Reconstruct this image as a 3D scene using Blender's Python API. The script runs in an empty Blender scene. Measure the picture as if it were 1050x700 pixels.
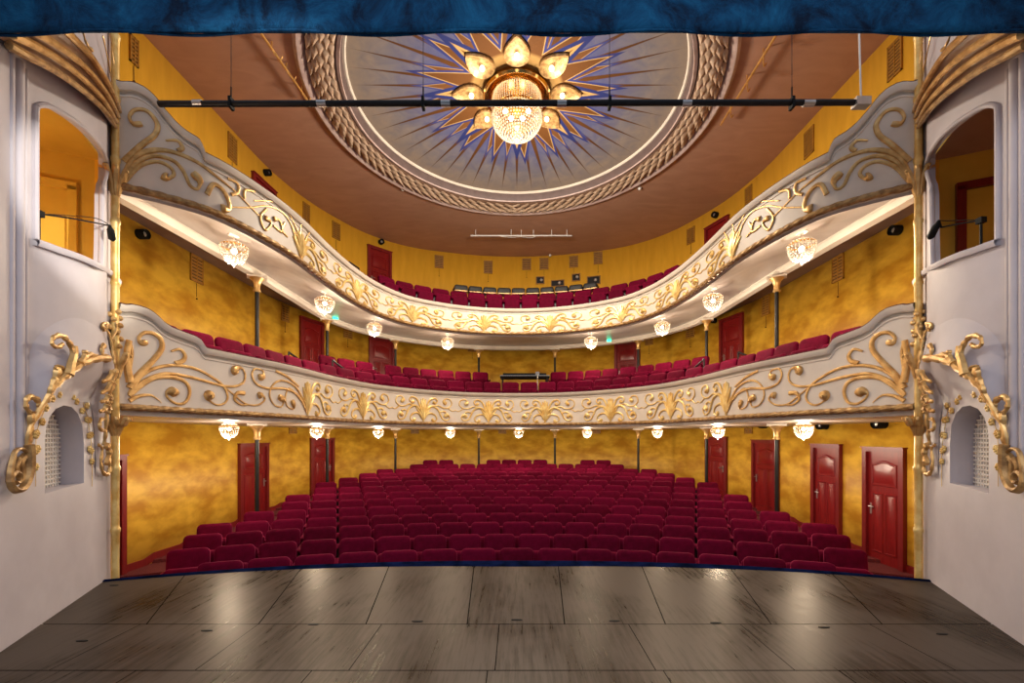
import bpy, bmesh, math, random
from mathutils import Vector, Matrix
random.seed(7)
PI = math.pi
COL = bpy.context.scene.collection
F = 445.0; CX = 530.0; CY = 447.0; EYE = 1.6

# ------------------------------------------------------------------ materials
def nmat(name):
    m = bpy.data.materials.new(name); m.use_nodes = True
    return m, m.node_tree, m.node_tree.nodes['Principled BSDF']

def ramp(nt, src, stops):
    r = nt.nodes.new('ShaderNodeValToRGB')
    els = r.color_ramp.elements
    while len(els) > len(stops): els.remove(els[-1])
    while len(els) < len(stops): els.new(1.0)
    for e, (p, c) in zip(els, stops):
        e.position = p; e.color = (*c, 1)
    nt.links.new(src, r.inputs[0]); return r.outputs[0]

def noise(nt, scale, detail=4, stretch=None, rough=.55, coord='Object', dist=0):
    tc = nt.nodes.new('ShaderNodeTexCoord'); n = nt.nodes.new('ShaderNodeTexNoise')
    n.inputs['Scale'].default_value = scale; n.inputs['Detail'].default_value = detail
    n.inputs['Roughness'].default_value = rough; n.inputs['Distortion'].default_value = dist
    if stretch:
        mp = nt.nodes.new('ShaderNodeMapping'); mp.inputs['Scale'].default_value = stretch
        nt.links.new(tc.outputs[coord], mp.inputs[0]); nt.links.new(mp.outputs[0], n.inputs['Vector'])
    else:
        nt.links.new(tc.outputs[coord], n.inputs['Vector'])
    return n.outputs['Fac']

def bump(nt, b, src, strength=.3, dist=.01):
    bn = nt.nodes.new('ShaderNodeBump'); bn.inputs['Strength'].default_value = strength
    bn.inputs['Distance'].default_value = dist
    nt.links.new(src, bn.inputs['Height']); nt.links.new(bn.outputs[0], b.inputs['Normal'])

def simple(name, c1, c2=None, scale=8, rough=.5, metal=0, bmp=0, stretch=None, lo=.35, hi=.65, dist=0, spec=.5):
    m, nt, b = nmat(name)
    c2 = c2 or tuple(x * .85 for x in c1)
    f = noise(nt, scale, 5, stretch, dist=dist)
    nt.links.new(ramp(nt, f, [(lo, c1), (hi, c2)]), b.inputs['Base Color'])
    b.inputs['Roughness'].default_value = rough; b.inputs['Metallic'].default_value = metal
    b.inputs['Specular IOR Level'].default_value = spec
    if bmp: bump(nt, b, f, bmp)
    return m

M = {}
M['ochre_mottled'] = simple('ochre_sponged_paint', (.50, .225, .009), (.80, .475, .045), 1.9, .5, bmp=.05, stretch=(1, 1, 1.9), lo=.36, hi=.66, dist=.15)
M['ochre_plain'] = simple('ochre_plain_paint', (.74, .38, .020), (.84, .46, .032), 2.2, .6, lo=.3, hi=.7, stretch=(3, 3, .6))
M['box_ochre'] = simple('box_ochre_paint', (.62, .35, .03), (.75, .45, .05), 1.5, .6)
M['plaster'] = simple('white_plaster', (.53, .49, .52), (.48, .44, .47), 3, .55, bmp=.03)
M['plaster_house'] = simple('cream_plaster', (.74, .66, .56), (.67, .59, .50), 3, .5, bmp=.03)
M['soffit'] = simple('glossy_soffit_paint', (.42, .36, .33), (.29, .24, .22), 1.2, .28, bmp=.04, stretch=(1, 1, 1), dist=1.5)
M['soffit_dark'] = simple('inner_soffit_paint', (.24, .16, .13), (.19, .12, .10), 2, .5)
M['gold'] = simple('gilded_relief', (.74, .48, .19), (.50, .28, .09), 9, .36, metal=.55, bmp=.4, lo=.4, hi=.62)
M['gold_pale'] = simple('pale_gilding', (.88, .66, .26), (.72, .44, .12), 7, .4, metal=.35, bmp=.3, lo=.4, hi=.62)
M['gold_dull'] = simple('dull_gilding', (.50, .31, .12), (.26, .14, .05), 14, .45, metal=.4, bmp=.5, lo=.4, hi=.6)
M['brass'] = simple('polished_brass', (.85, .55, .2), (.7, .4, .12), 5, .18, metal=1)
M['ceiling'] = simple('dusty_rose_ceiling', (.50, .28, .19), (.42, .225, .15), 1.2, .6, lo=.3, hi=.7, stretch=(1, 2.5, 1), dist=1)
M['garland'] = simple('carved_garland', (.58, .42, .30), (.40, .26, .16), 10, .5, metal=.1, bmp=.3)
M['rim'] = simple('medallion_rim', (.58, .44, .40), (.44, .31, .27), 6, .5)
M['velvet'] = None
M['carpet'] = simple('dark_red_carpet', (.10, .010, .012), (.16, .018, .02), 40, .9)
M['door'] = simple('red_varnished_wood', (.19, .008, .010), (.25, .012, .012), 6, .28, stretch=(6, 6, .8))
M['door_dark'] = simple('red_door_frame', (.17, .010, .012), (.22, .014, .014), 6, .35, stretch=(6, 6, .8))
M['iron'] = simple('black_iron', (.008, .007, .007), (.014, .012, .012), 8, .42, spec=.3)
M['black'] = simple('matt_black', (.005, .005, .005), (.008, .008, .008), 8, .6, spec=.15)
M['dark_underside'] = simple('black_stool_vinyl', (.012, .011, .011), (.02, .018, .017), 8, .5, spec=.2)
M['rail_dark'] = simple('dark_velvet_rail', (.05, .006, .010), (.07, .008, .012), 8, .8)
M['mauve'] = simple('mauve_cove', (.13, .085, .08), (.10, .065, .06), 6, .6)
M['fan_shade'] = simple('shaded_fluting', (.42, .27, .17), (.34, .20, .12), 6, .55)  # brown shading between the fan ribs, put into the colour
M['core'] = simple('garland_ground', (.16, .085, .05), (.12, .06, .035), 12, .7)  # dark brown painted in as shade between the laurel leaves
M['vent'] = simple('olive_grille', (.38, .18, .02), (.30, .13, .012), 8, .5)
M['vent_dark'] = simple('dark_slots', (.12, .05, .01), (.09, .04, .01), 8, .7)
M['steel'] = simple('pale_steel', (.6, .58, .55), (.5, .48, .46), 8, .3, metal=.8)
M['white'] = simple('white_enamel', (.8, .78, .74), (.74, .72, .68), 8, .4)
M['pipe_orange'] = simple('brass_rod', (.75, .42, .12), (.6, .3, .08), 8, .35, metal=.5)
M['seam'] = simple('dark_board_gap', (.006, .005, .004), (.010, .008, .006), 5, .9, spec=0)
M['blue_edge'] = simple('blue_edge_paint', (.002, .004, .014), (.006, .011, .050), 5, .7, spec=0)
M['lattice'] = simple('white_lattice', (.85, .82, .76), (.8, .76, .7), 8, .5)
M['room_dark'] = simple('dark_lining', (.05, .03, .02), (.07, .04, .03), 4, .8)

def velvet():
    m, nt, b = nmat('crimson_velvet')
    oi = nt.nodes.new('ShaderNodeObjectInfo')
    f = noise(nt, 14, 3)
    add = nt.nodes.new('ShaderNodeMath'); add.operation = 'MULTIPLY_ADD'; add.inputs[1].default_value = .35
    nt.links.new(oi.outputs['Random'], add.inputs[0]); nt.links.new(f, add.inputs[2])
    nt.links.new(ramp(nt, add.outputs[0], [(.35, (.068, .0006, .009)), (.9, (.125, .0015, .020))]), b.inputs['Base Color'])
    b.inputs['Roughness'].default_value = .75
    b.inputs['Sheen Weight'].default_value = .5; b.inputs['Sheen Roughness'].default_value = .3
    b.inputs['Sheen Tint'].default_value = (1, .09, .24, 1)
    b.inputs['Specular IOR Level'].default_value = .05
    return m
M['velvet'] = velvet()

def curtain_mat():
    m, nt, b = nmat('blue_velvet_curtain')
    f = noise(nt, 3.2, 8, (1, 1, .8), rough=.72, dist=.5)
    nt.links.new(ramp(nt, f, [(.38, (.0004, .005, .016)), (.5, (.001, .024, .064)), (.7, (.004, .062, .14))]), b.inputs['Base Color'])
    b.inputs['Specular IOR Level'].default_value = .1; b.inputs['Roughness'].default_value = .9; b.inputs['Sheen Weight'].default_value = .04
    b.inputs['Sheen Tint'].default_value = (.1, .4, 1, 1)
    bump(nt, b, f, .8, .05)
    return m
M['curtain'] = curtain_mat()

def stage_mat():
    m, nt, b = nmat('worn_stage_boards')
    f = noise(nt, 1.1, 6, (1, .6, 1), dist=.6); f2 = noise(nt, 30, 6, (1, .06, 1), rough=.7)
    mx = nt.nodes.new('ShaderNodeMath'); mx.operation = 'MULTIPLY_ADD'; mx.inputs[1].default_value = .85
    nt.links.new(f2, mx.inputs[0]); nt.links.new(f, mx.inputs[2])
    nt.links.new(ramp(nt, mx.outputs[0], [(.5, (.010, .0065, .005)), (.78, (.019, .013, .010)), (1, (.055, .042, .035))]), b.inputs['Base Color'])
    nt.links.new(ramp(nt, mx.outputs[0], [(.5, (.20,) * 3), (1, (.40,) * 3)]), b.inputs['Roughness'])
    b.inputs['Specular IOR Level'].default_value = 0
    gl = nt.nodes.new('ShaderNodeBsdfGlossy'); gl.inputs['Color'].default_value = (.95, .88, .80, 1)
    nt.links.new(ramp(nt, mx.outputs[0], [(.5, (.17,) * 3), (1, (.36,) * 3)]), gl.inputs['Roughness'])
    df = nt.nodes.new('ShaderNodeBsdfDiffuse')
    for l in list(b.inputs['Base Color'].links): nt.links.new(l.from_socket, df.inputs['Color'])
    lw = nt.nodes.new('ShaderNodeLayerWeight'); lw.inputs[0].default_value = .12
    mr = nt.nodes.new('ShaderNodeMapRange'); mr.inputs[3].default_value = .05; mr.inputs[4].default_value = .15
    nt.links.new(lw.outputs['Facing'], mr.inputs[0])
    ms = nt.nodes.new('ShaderNodeMixShader'); nt.links.new(mr.outputs[0], ms.inputs[0])
    nt.links.new(df.outputs[0], ms.inputs[1]); nt.links.new(gl.outputs[0], ms.inputs[2])
    nt.links.new(ms.outputs[0], nt.nodes['Material Output'].inputs[0])
    bump(nt, b, f2, .12, .004)
    for l in list(b.inputs['Normal'].links): nt.links.new(l.from_socket, gl.inputs['Normal'])
    return m
M['stage'] = stage_mat()

def emis(name, col, s):
    m, nt, b = nmat(name)
    b.inputs['Base Color'].default_value = (*col, 1)
    b.inputs['Emission Color'].default_value = (*col, 1); b.inputs['Emission Strength'].default_value = s
    return m
M['bulb'] = emis('warm_bulb', (1, .80, .55), 9)
M['bulb_lamp'] = emis('reflector_bulb', (1, .85, .62), 3)
M['bulb_soft'] = emis('warm_bulb_soft', (1, .84, .66), 12)
M['green'] = emis('green_exit_light', (.02, .7, .35), 3.5)

def crystal():
    m, nt, b = nmat('cut_crystal')
    out = nt.nodes['Material Output']
    tl = nt.nodes.new('ShaderNodeBsdfTranslucent'); tl.inputs[0].default_value = (.95, .9, .82, 1)
    gl = nt.nodes.new('ShaderNodeBsdfGlossy'); gl.inputs['Roughness'].default_value = .12
    tr = nt.nodes.new('ShaderNodeBsdfTransparent')
    a = nt.nodes.new('ShaderNodeMixShader'); a.inputs[0].default_value = .35
    c = nt.nodes.new('ShaderNodeMixShader'); c.inputs[0].default_value = .35
    nt.links.new(tl.outputs[0], a.inputs[1]); nt.links.new(gl.outputs[0], a.inputs[2])
    nt.links.new(a.outputs[0], c.inputs[1]); nt.links.new(tr.outputs[0], c.inputs[2])
    nt.links.new(c.outputs[0], out.inputs[0])
    return m
M['crystal'] = crystal()

def medallion_mat():
    m, nt, b = nmat('painted_sun_rays')
    L = nt.links
    def mth(op, a, c=None, d=None, clamp=False):
        n = nt.nodes.new('ShaderNodeMath'); n.operation = op; n.use_clamp = clamp
        for i, v in enumerate((a, c, d)):
            if v is None: continue
            if isinstance(v, (int, float)): n.inputs[i].default_value = v
            else: L.new(v, n.inputs[i])
        return n.outputs[0]
    tc = nt.nodes.new('ShaderNodeTexCoord'); sp = nt.nodes.new('ShaderNodeSeparateXYZ')
    L.new(tc.outputs['Object'], sp.inputs[0])
    x, y = sp.outputs[0], sp.outputs[1]
    r = mth('SQRT', mth('ADD', mth('MULTIPLY', x, x), mth('MULTIPLY', y, y)))
    ang = mth('ARCTAN2', y, x)
    def ray(N, ph, w0, r0, r1):      # signed width left at this point: > 0 inside the ray
        t = mth('PINGPONG', mth('ADD', mth('MULTIPLY', ang, N / (2 * PI)), ph + 100), .5)  # 0 on the axis
        d = mth('MULTIPLY', mth('MULTIPLY', t, 2 * PI / N), r)
        w = mth('MULTIPLY', mth('SUBTRACT', 1, mth('DIVIDE', mth('SUBTRACT', r, r0), r1 - r0)), w0)
        return mth('SUBTRACT', w, d)
    def step(v, at=0, k=60): return mth('MULTIPLY', mth('SUBTRACT', v, at), k, clamp=True)
    def mix(f, a, c):
        n = nt.nodes.new('ShaderNodeMix'); n.data_type = 'RGBA'
        if isinstance(f, (int, float)): n.inputs[0].default_value = f
        else: L.new(f, n.inputs[0])
        for i, v in ((6, a), (7, c)):
            if isinstance(v, tuple): n.inputs[i].default_value = (*v, 1)
            else: L.new(v, n.inputs[i])
        return n.outputs[2]
    nz = noise(nt, 2.4, 6, dist=.8)
    rr = mth('DIVIDE', mth('ADD', r, mth('MULTIPLY', mth('SUBTRACT', nz, .5), 1.4)), 3.5)
    base = ramp(nt, rr, [(.3, (.022, .032, .12)), (.56, (.060, .070, .15)), (.76, (.15, .14, .155)), (.96, (.27, .215, .165))])
    nz2 = noise(nt, 12, 5)
    base = mix(mth('MULTIPLY', nz2, .35), base, (.14, .10, .12))
    thin = ray(48, 0, .085, .9, 3.5)
    c = mix(step(thin), base, (.075, .030, .010))
    B = ray(24, .5, .17, 1.0, 2.0)
    c = mix(step(B, -.05), c, (.035, .042, .14)); c = mix(step(B, -.012), c, (.32, .20, .08)); c = mix(step(B), c, (.11, .045, .016))
    A = ray(16, .25, .30, .6, 2.05)
    c = mix(step(A, -.07), c, (.025, .030, .12)); c = mix(step(A, -.018), c, (.38, .24, .09)); c = mix(step(A), c, (.10, .040, .012))
    A2 = ray(8, .0, .28, .5, 1.8)
    c = mix(step(A2, -.09), c, (.018, .024, .10)); c = mix(step(A2, -.0), c, (.36, .22, .08)); c = mix(step(A2, .05), c, (.14, .065, .022))
    c = mix(step(mth('SUBTRACT', 1.02, r), 0, 12), c, (.26, .15, .05))
    L.new(c, b.inputs['Base Color']); b.inputs['Roughness'].default_value = .75; b.inputs['Specular IOR Level'].default_value = .08
    return m
M['sun'] = medallion_mat()

# ------------------------------------------------------------------ mesh builder
class MB:
    def __init__(s): s.v = []; s.f = []
    def add(s, vs, fs):
        b = len(s.v); s.v += [tuple(p) for p in vs]; s.f += [tuple(b + i for i in f) for f in fs]; return s
    def box(s, c, d, rz=0, mtx=None):
        x, y, z = d[0] / 2, d[1] / 2, d[2] / 2
        pts = [Vector((i * x, j * y, k * z)) for k in (-1, 1) for j in (-1, 1) for i in (-1, 1)]
        R = Matrix.Rotation(rz, 3, 'Z')
        pts = [(mtx @ p if mtx else R @ p) + Vector(c) for p in pts]
        return s.add(pts, [(0, 2, 3, 1), (4, 5, 7, 6), (0, 1, 5, 4), (2, 6, 7, 3), (0, 4, 6, 2), (1, 3, 7, 5)])
    def grid(s, rows, close=False):
        n = len(rows[0]); b = len(s.v)
        for r in rows: s.v += [tuple(p) for p in r]
        for i in range(len(rows) - 1):
            for j in range(n if close else n - 1):
                k = (j + 1) % n
                s.f.append((b + i * n + j, b + i * n + k, b + (i + 1) * n + k, b + (i + 1) * n + j))
        return s
    def lathe(s, prof, c=(0, 0, 0), n=20, cap=True):
        rows = [[(c[0] + r * math.cos(2 * PI * j / n), c[1] + r * math.sin(2 * PI * j / n), c[2] + z) for j in range(n)] for r, z in prof]
        b = len(s.v); s.grid(rows, True)
        if cap:
            if prof[0][0] > 1e-4: s.f.append(tuple(b + j for j in reversed(range(n))))
            if prof[-1][0] > 1e-4: s.f.append(tuple(b + (len(prof) - 1) * n + j for j in range(n)))
        return s
    def tube(s, pts, r, n=8, up=None):
        pts = [Vector(p) for p in pts]; rows = []
        rs = r if isinstance(r, (list, tuple)) else [r] * len(pts)
        for i, p in enumerate(pts):
            t = (pts[min(i + 1, len(pts) - 1)] - pts[max(i - 1, 0)]).normalized()
            a = Vector(up) if up else (Vector((0, 0, 1)) if abs(t.z) < .95 else Vector((1, 0, 0)))
            u = t.cross(a).normalized(); w = t.cross(u).normalized()
            rows.append([p + rs[i] * (u * math.cos(2 * PI * j / n) + w * math.sin(2 * PI * j / n)) for j in range(n)])
        b = len(s.v); s.grid(rows, True)
        s.f.append(tuple(b + j for j in reversed(range(n)))); s.f.append(tuple(b + (len(rows) - 1) * n + j for j in range(n)))
        return s
    def ball(s, c, r, n=8, m=5, sz=1):
        return s.lathe([(max(r * math.sin(PI * i / m), 1e-5), -r * sz * math.cos(PI * i / m)) for i in range(m + 1)], c, n, False)
    def stroke(s, pts, ws, nr, relief=.45, n=8):
        """low relief rounded band along pts on a surface with normals nr"""
        rows = []
        for i, p in enumerate(pts):
            t = (pts[min(i + 1, len(pts) - 1)] - pts[max(i - 1, 0)])
            if t.length < 1e-7: continue
            t.normalize(); nn = nr[i]; bb = t.cross(nn)
            if bb.length < 1e-5: continue
            bb.normalize(); w = ws[i] / 2
            rows.append([p + bb * w * math.cos(2 * PI * j / n) + nn * (w * 2 * relief) * (math.sin(2 * PI * j / n) if math.sin(2 * PI * j / n) > 0 else .3 * math.sin(2 * PI * j / n)) for j in range(n)])
        if len(rows) > 1:
            b = len(s.v); s.grid(rows, True)
            s.f.append(tuple(b + j for j in range(n))); s.f.append(tuple(b + (len(rows) - 1) * n + j for j in reversed(range(n))))
        return s
    def mesh(s, name, mat, smooth=True, ang=40, mirror=False):
        me = bpy.data.meshes.new(name)
        vs = [(-x, y, z) for x, y, z in s.v] if mirror else s.v
        me.from_pydata(vs, [], s.f)
        bm = bmesh.new(); bm.from_mesh(me)
        bmesh.ops.remove_doubles(bm, verts=bm.verts, dist=1e-5)
        bmesh.ops.recalc_face_normals(bm, faces=bm.faces)
        bm.to_mesh(me); bm.free()
        if mat: me.materials.append(mat)
        if smooth:
            me.polygons.foreach_set('use_smooth', [True] * len(me.polygons))
            me.set_sharp_from_angle(angle=math.radians(ang))
        return me
    def build(s, name, mat, parent=None, smooth=True, ang=40, mirror=False, kind=None, loc=None):
        o = bpy.data.objects.new(name, s.mesh(name, mat, smooth, ang, mirror)); COL.objects.link(o)
        if parent: o.parent = parent
        if loc: o.location = loc
        if kind: o['kind'] = kind
        return o

def empty(name, label, cat, loc=(0, 0, 0), rz=0, group=None, kind=None):
    o = bpy.data.objects.new(name, None); COL.objects.link(o); o.empty_display_size = .1
    o.location = loc; o.rotation_euler = (0, 0, rz)
    tag(o, label, cat, group, kind); return o
def tag(o, label=None, cat=None, group=None, kind=None):
    if label: o['label'] = label
    if cat: o['category'] = cat
    if group: o['group'] = group
    if kind: o['kind'] = kind
    return o
def copy_tree(o, parent=None):
    c = o.copy(); COL.objects.link(c)
    if parent: c.parent = parent
    for ch in list(o.children): copy_tree(ch, c)
    return c

# ------------------------------------------------------------------ geometry helpers
def crom(P, k=6):
    P = [Vector(p) for p in P]; out = []
    for i in range(len(P) - 1):
        a, b, c, d = P[max(i - 1, 0)], P[i], P[i + 1], P[min(i + 2, len(P) - 1)]
        for j in range(k):
            t = j / k
            out.append(.5 * ((2 * b) + (c - a) * t + (2 * a - 5 * b + 4 * c - d) * t * t + (3 * b - a - 3 * c + d) * t ** 3))
    out.append(P[-1]); return out
def resample(P, n):
    L = [0]
    for i in range(1, len(P)): L.append(L[-1] + (P[i] - P[i - 1]).length)
    out = []; j = 0
    for i in range(n):
        d = L[-1] * i / (n - 1)
        while j < len(P) - 2 and L[j + 1] < d: j += 1
        t = (d - L[j]) / max(L[j + 1] - L[j], 1e-9); out.append(P[j].lerp(P[j + 1], t))
    return out
def plan(pts, n=161):
    """half curve given on the right side (x>0) from the proscenium to the middle -> whole curve left to right"""
    h = crom([Vector((x, y)) for x, y in pts] + [Vector((-pts[-2][0], pts[-2][1]))], 12)[:-12]
    left = [Vector((-p.x, p.y)) for p in h]; right = list(reversed(h))[0:]
    return resample(left + right[1:], n)
def pnormals(C):
    out = []
    for i in range(len(C)):
        t = (C[min(i + 1, len(C) - 1)] - C[max(i - 1, 0)]).normalized()
        out.append(Vector((-t.y, t.x)))     # towards the back of the house
    return out
def offset(C, d, xmax=6.5):
    N = pnormals(C)
    return [Vector((max(-xmax, min(xmax, p.x + n.x * d)), p.y + n.y * d)) for p, n in zip(C, N)]
def hit(C, xpx):
    """where the sight line of photo column xpx meets the plan curve C"""
    k = (xpx - CX) / F
    best = None
    for i in range(len(C) - 1):
        a, b = C[i], C[i + 1]; fa = a.x - k * a.y; fb = b.x - k * b.y
        if fa * fb <= 0 and fa != fb:
            t = fa / (fa - fb); p = a.lerp(b, t)
            if best is None or p.y < best[0].y: best = (p, i + t)
    return best
def hgt(y, Z): return EYE + (CY - y) * Z / F
def px(x, y, Z): return Vector(((x - CX) * Z / F, Z, hgt(y, Z)))

WALL = plan([(6.57, 4.95), (6.57, 7), (6.57, 9), (6.57, 11), (6.48, 11.9), (6.3, 12.8), (5.97, 13.7), (5.4, 14.8), (4.7, 15.6), (3.9, 16.15), (3, 16.5), (1.5, 16.88), (0, 17)])
LOWF = plan([(4.56, 4.95), (4.35, 5.7), (4.15, 6.4), (3.87, 7.45), (3.68, 8.9), (3.3, 10.15), (2.5, 11.2), (1.4, 11.95), (0, 12.2)])
UPF = plan([(4.56, 4.95), (4.2, 5.2), (3.9, 5.5), (3.73, 5.93), (3.6, 6.5), (3.54, 7.1), (3.52, 8.2), (3.42, 9.3), (3.15, 10.3), (2.6, 11.15), (1.4, 11.85), (0, 12.1)])
POSTL = plan([(5.25, 4.95), (5.15, 6.5), (5.08, 8.4), (5.08, 10), (5.07, 11.6), (4.7, 13), (3.9, 14.1), (2.7, 15), (1.4, 15.55), (0, 15.7)])
WN = pnormals(WALL)

def sweep(mb, C, prof, closed=False, hfun=None):
    """prof: (offset towards the back, height); heights may be shifted by hfun(i)"""
    N = pnormals(C); rows = []
    for i, (p, n) in enumerate(zip(C, N)):
        r = []
        for (o, z) in prof:
            zz = hfun(i, z) if hfun else z
            r.append((p.x + n.x * o, p.y + n.y * o, zz))
        rows.append(r)
    b = len(mb.v); mb.grid(rows, closed)
    if closed:
        m = len(prof); mb.f.append(tuple(b + j for j in range(m))); mb.f.append(tuple(b + (len(rows) - 1) * m + j for j in range(m)))
    return mb
def strip(mb, A, za, B, zb):
    return mb.grid([[(a.x, a.y, za), (b.x, b.y, zb)] for a, b in zip(A, B)])

# ------------------------------------------------------------------ stage
def edgeZ(X): return 5.52 - .019 * abs(X) ** 2.4
fl = MB()
seams = []
for a, b in ((193, 150), (307, 264.8), (397, 375), (485.5, 479), (573, 579), (660, 682.5), (751, 791), (850, 905)):
    X1, X2 = (a - CX) * 5.16 / F, (b - CX) * 3.69 / F
    seams.append((X1, X2))
def seamX(k, Z):
    X1, X2 = seams[k]; return X2 + (X1 - X2) * (Z - 3.69) / (5.16 - 3.69)
def lerp(a, b, t): return a + (b - a) * t
def wallX(Z): return 3.83 + .464 * (Z - 3.22) + .03
g = .010
for k in range(-1, len(seams)):      # apron panels fanning to the curved edge
    rows = []
    for i in range(9):
        Z0 = 3.69 + g
        def bx(kk, Z, side): return (-wallX(Z) if kk < 0 else wallX(Z) if kk >= len(seams) else seamX(kk, Z) + side * g / 2)
        row = []
        for j in range(9):
            t = j / 8
            Z = 4.6
            for _ in range(6):
                X = lerp(bx(k, Z, 1), bx(k + 1, Z, -1), i / 8); Z = lerp(Z0, edgeZ(min(abs(X), 4.62)), t)
            row.append((X, Z, 0))
        rows.append(row)
    fl.grid(rows)
for (za, zb, xs) in ((2.96 + g, 3.69, (-3.2, -2.2, -1.15, -.15, .05 + .9, 1.9, 3.0)), (.6, 2.96, (-2.6, -1.4, -.2, 1.0, 2.2))):
    ed = [None] + list(xs) + [None]
    for k in range(len(ed) - 1):
        rows = []
        for i in (0, 1):
            rows.append([((-wallX(Z) if (ed[k] is None) else ed[k] + g / 3) if i == 0 else (wallX(Z) if ed[k + 1] is None else ed[k + 1] - g / 3), Z, 0) for Z in (za, lerp(za, zb, .5), zb)])
        fl.grid(rows)
stage = fl.build('floor', M['stage'], kind='structure', smooth=False)
tag(stage, 'dark worn wooden stage floor with fanning board seams')
under = MB()
N = 60
out = [(-4.6 + 9.2 * i / N, edgeZ(-4.6 + 9.2 * i / N) - .005) for i in range(N + 1)]
under.grid([[(x, .6, -.012), (x, z, -.012), (x, z, -.9)] for x, z in out])
under.build('floor_base', M['seam'], kind='structure')
lip = MB()
sec = [(-.03, .0), (-.03, .012), (0.012, .016), (.014, -.03)]
lip.grid([[(x, z + (dy if q else -.03 - .17 * (1 - abs(x) / 4.65)), dz) for q, (dy, dz) in enumerate([(-.03, .002)] + sec[1:])] for x, z in out])
lip.build('trim_1', M['blue_edge'], kind='structure')
tag(bpy.data.objects['trim_1'], 'dark blue painted nosing along the curved stage edge')
for x, y in ((84, 657), (212, 646.5), (321, 640), (428, 637), (530, 635.5), (630, 636.5), (734, 638.5), (845, 643), (966, 650), (117, 600)):
    Z = 1.6 * F / (y - CY)
    t = MB().lathe([(.030, 0), (.030, .004), (.012, .006)], (0, 0, 0), 12)
    t.v = [(a * 1.6, b * .5, c) for a, b, c in t.v]
    o = t.build('floor_socket', M['black'], loc=(px(x, y, Z).x, Z, .0005))
    side = 'left' if x < 525 else 'right'
    tag(o, {84: 'small dark floor plate by the left stage wall', 212: 'dark floor plate second from the left wall on the board joint', 321: 'dark floor plate third from the left along the board joint', 428: 'dark floor plate left of the stage centre seam', 530: 'dark floor plate at the middle of the board joint', 630: 'dark floor plate just right of the stage centre', 734: 'dark floor plate third from the right along the board joint', 845: 'dark floor plate second from the right wall on the board joint', 966: 'small dark floor plate by the right stage wall', 117: 'tiny dark plate near the left corner of the stage edge'}[x], 'floor plate', 'floor plates in the stage boards')

# ------------------------------------------------------------------ auditorium floor (terraces round a centre behind the stage)
CEN = Vector((0, -4.9))
rowZ = [6.15, 6.9, 7.6, 8.3, 9.0, 9.7, 10.4, 11.1, 11.8, 12.5, 13.2, 13.9, 14.6, 15.3]
rowTop = [-1.614, -1.577, -1.52, -1.486, -1.428, -1.367, -1.31, -1.25, -1.19, -1.145, -1.09, -1.03, -.94, -.84]
SEATH = .84
rowFloor = [EYE + t - SEATH for t in rowTop]
steps = [4.6 + 4.9] + [z + 4.9 - .38 for z in rowZ[1:]] + [15.75 + 4.9]
lev = rowFloor + [rowFloor[-1] + .05]
ff = MB()
def arc(r, z, n=48): return [(r * math.sin(a), CEN.y + r * math.cos(a), z) for a in [lerp(-.80, .80, i / n) for i in range(n + 1)]]
rows = []
for i, l in enumerate(lev):
    r0 = steps[i]; r1 = steps[i + 1] if i + 1 < len(steps) else 24.5
    rows += [arc(r0, l), arc(r1, l)]
ff.grid(rows)
ff.build('floor_stalls', M['carpet'], kind='structure', ang=20)
def stall_floor(x, y):
    r = (Vector((x, y)) - CEN).length; z = lev[0]
    for i, l in enumerate(lev):
        if r >= steps[i]: z = l
    return z

# ------------------------------------------------------------------ horseshoe walls
HC = 7.0
def wallband(name, z0, z1, mat, label):
    mb = MB().grid([[(p.x, p.y, z0), (p.x, p.y, z1)] for p in WALL])
    o = mb.build(name, mat, kind='structure'); tag(o, label)
    sd = o.modifiers.new('thickness', 'SOLIDIFY'); sd.thickness = .12; sd.offset = 0
    # push the wall's inner face onto the plan curve
    for v, p in zip(o.data.vertices, [None] * len(o.data.vertices)): pass
    return o
wallband('wall_stalls', -1.1, EYE + .24, M['ochre_mottled'], 'mottled ochre wall round the stalls')
wallband('wall_circle', EYE + .24, EYE + 3.68, M['ochre_mottled'], 'ochre wall behind the lower balcony')
wallband('wall_gallery', EYE + 3.68, EYE + HC, M['ochre_plain'], 'plain ochre wall behind the gallery')
dado = MB(); inn = offset(WALL, -.075, 9)
dado.grid([[(p.x, p.y, stall_floor(p.x, p.y) - .02), (p.x, p.y, stall_floor(p.x, p.y) + .12), (q.x, q.y, stall_floor(p.x, p.y) + .14)] for p, q in zip(inn, WALL)])
dado.build('baseboard_stalls', M['door_dark'], kind='structure')
# wall closing the house beside the proscenium
for s, nm in ((-1, 'left'), (1, 'right')):
    MB().box((s * 5.62, 4.99, 3.8), (1.98, .08, 9.7)).build('wall_front_' + nm, M['ochre_plain'], kind='structure')

# ------------------------------------------------------------------ ceiling and medallion
MC = Vector((0, 9.35)); MR = 4.29
def outline(a):
    d = Vector((math.cos(a), math.sin(a))); C = WALL + [WALL[0]]
    best = None
    for i in range(len(C) - 1):
        p, q = C[i] - MC, C[i + 1] - MC; e = q - p
        den = d.x * e.y - d.y * e.x
        if abs(den) < 1e-9: continue
        t = (p.x * e.y - p.y * e.x) / den; u = (p.x * d.y - p.y * d.x) / den
        if t > 0 and -1e-6 <= u <= 1 + 1e-6: best = t if best is None else max(best, t)
    return best or 4.4
cm = MB(); NA = 144; rows = []
for i in range(NA + 1):
    a = 2 * PI * i / NA; ro = max(outline(a), MR + .02)
    rows.append([(MC.x + r * math.cos(a), MC.y + r * math.sin(a), EYE + HC) for r in (MR - .03, lerp(MR, ro, .5), ro + .1)])
cm.grid(rows)
co = cm.build('ceiling', M['ceiling'], kind='structure'); tag(co, 'dusty brown flat ceiling round the medallion')
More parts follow.
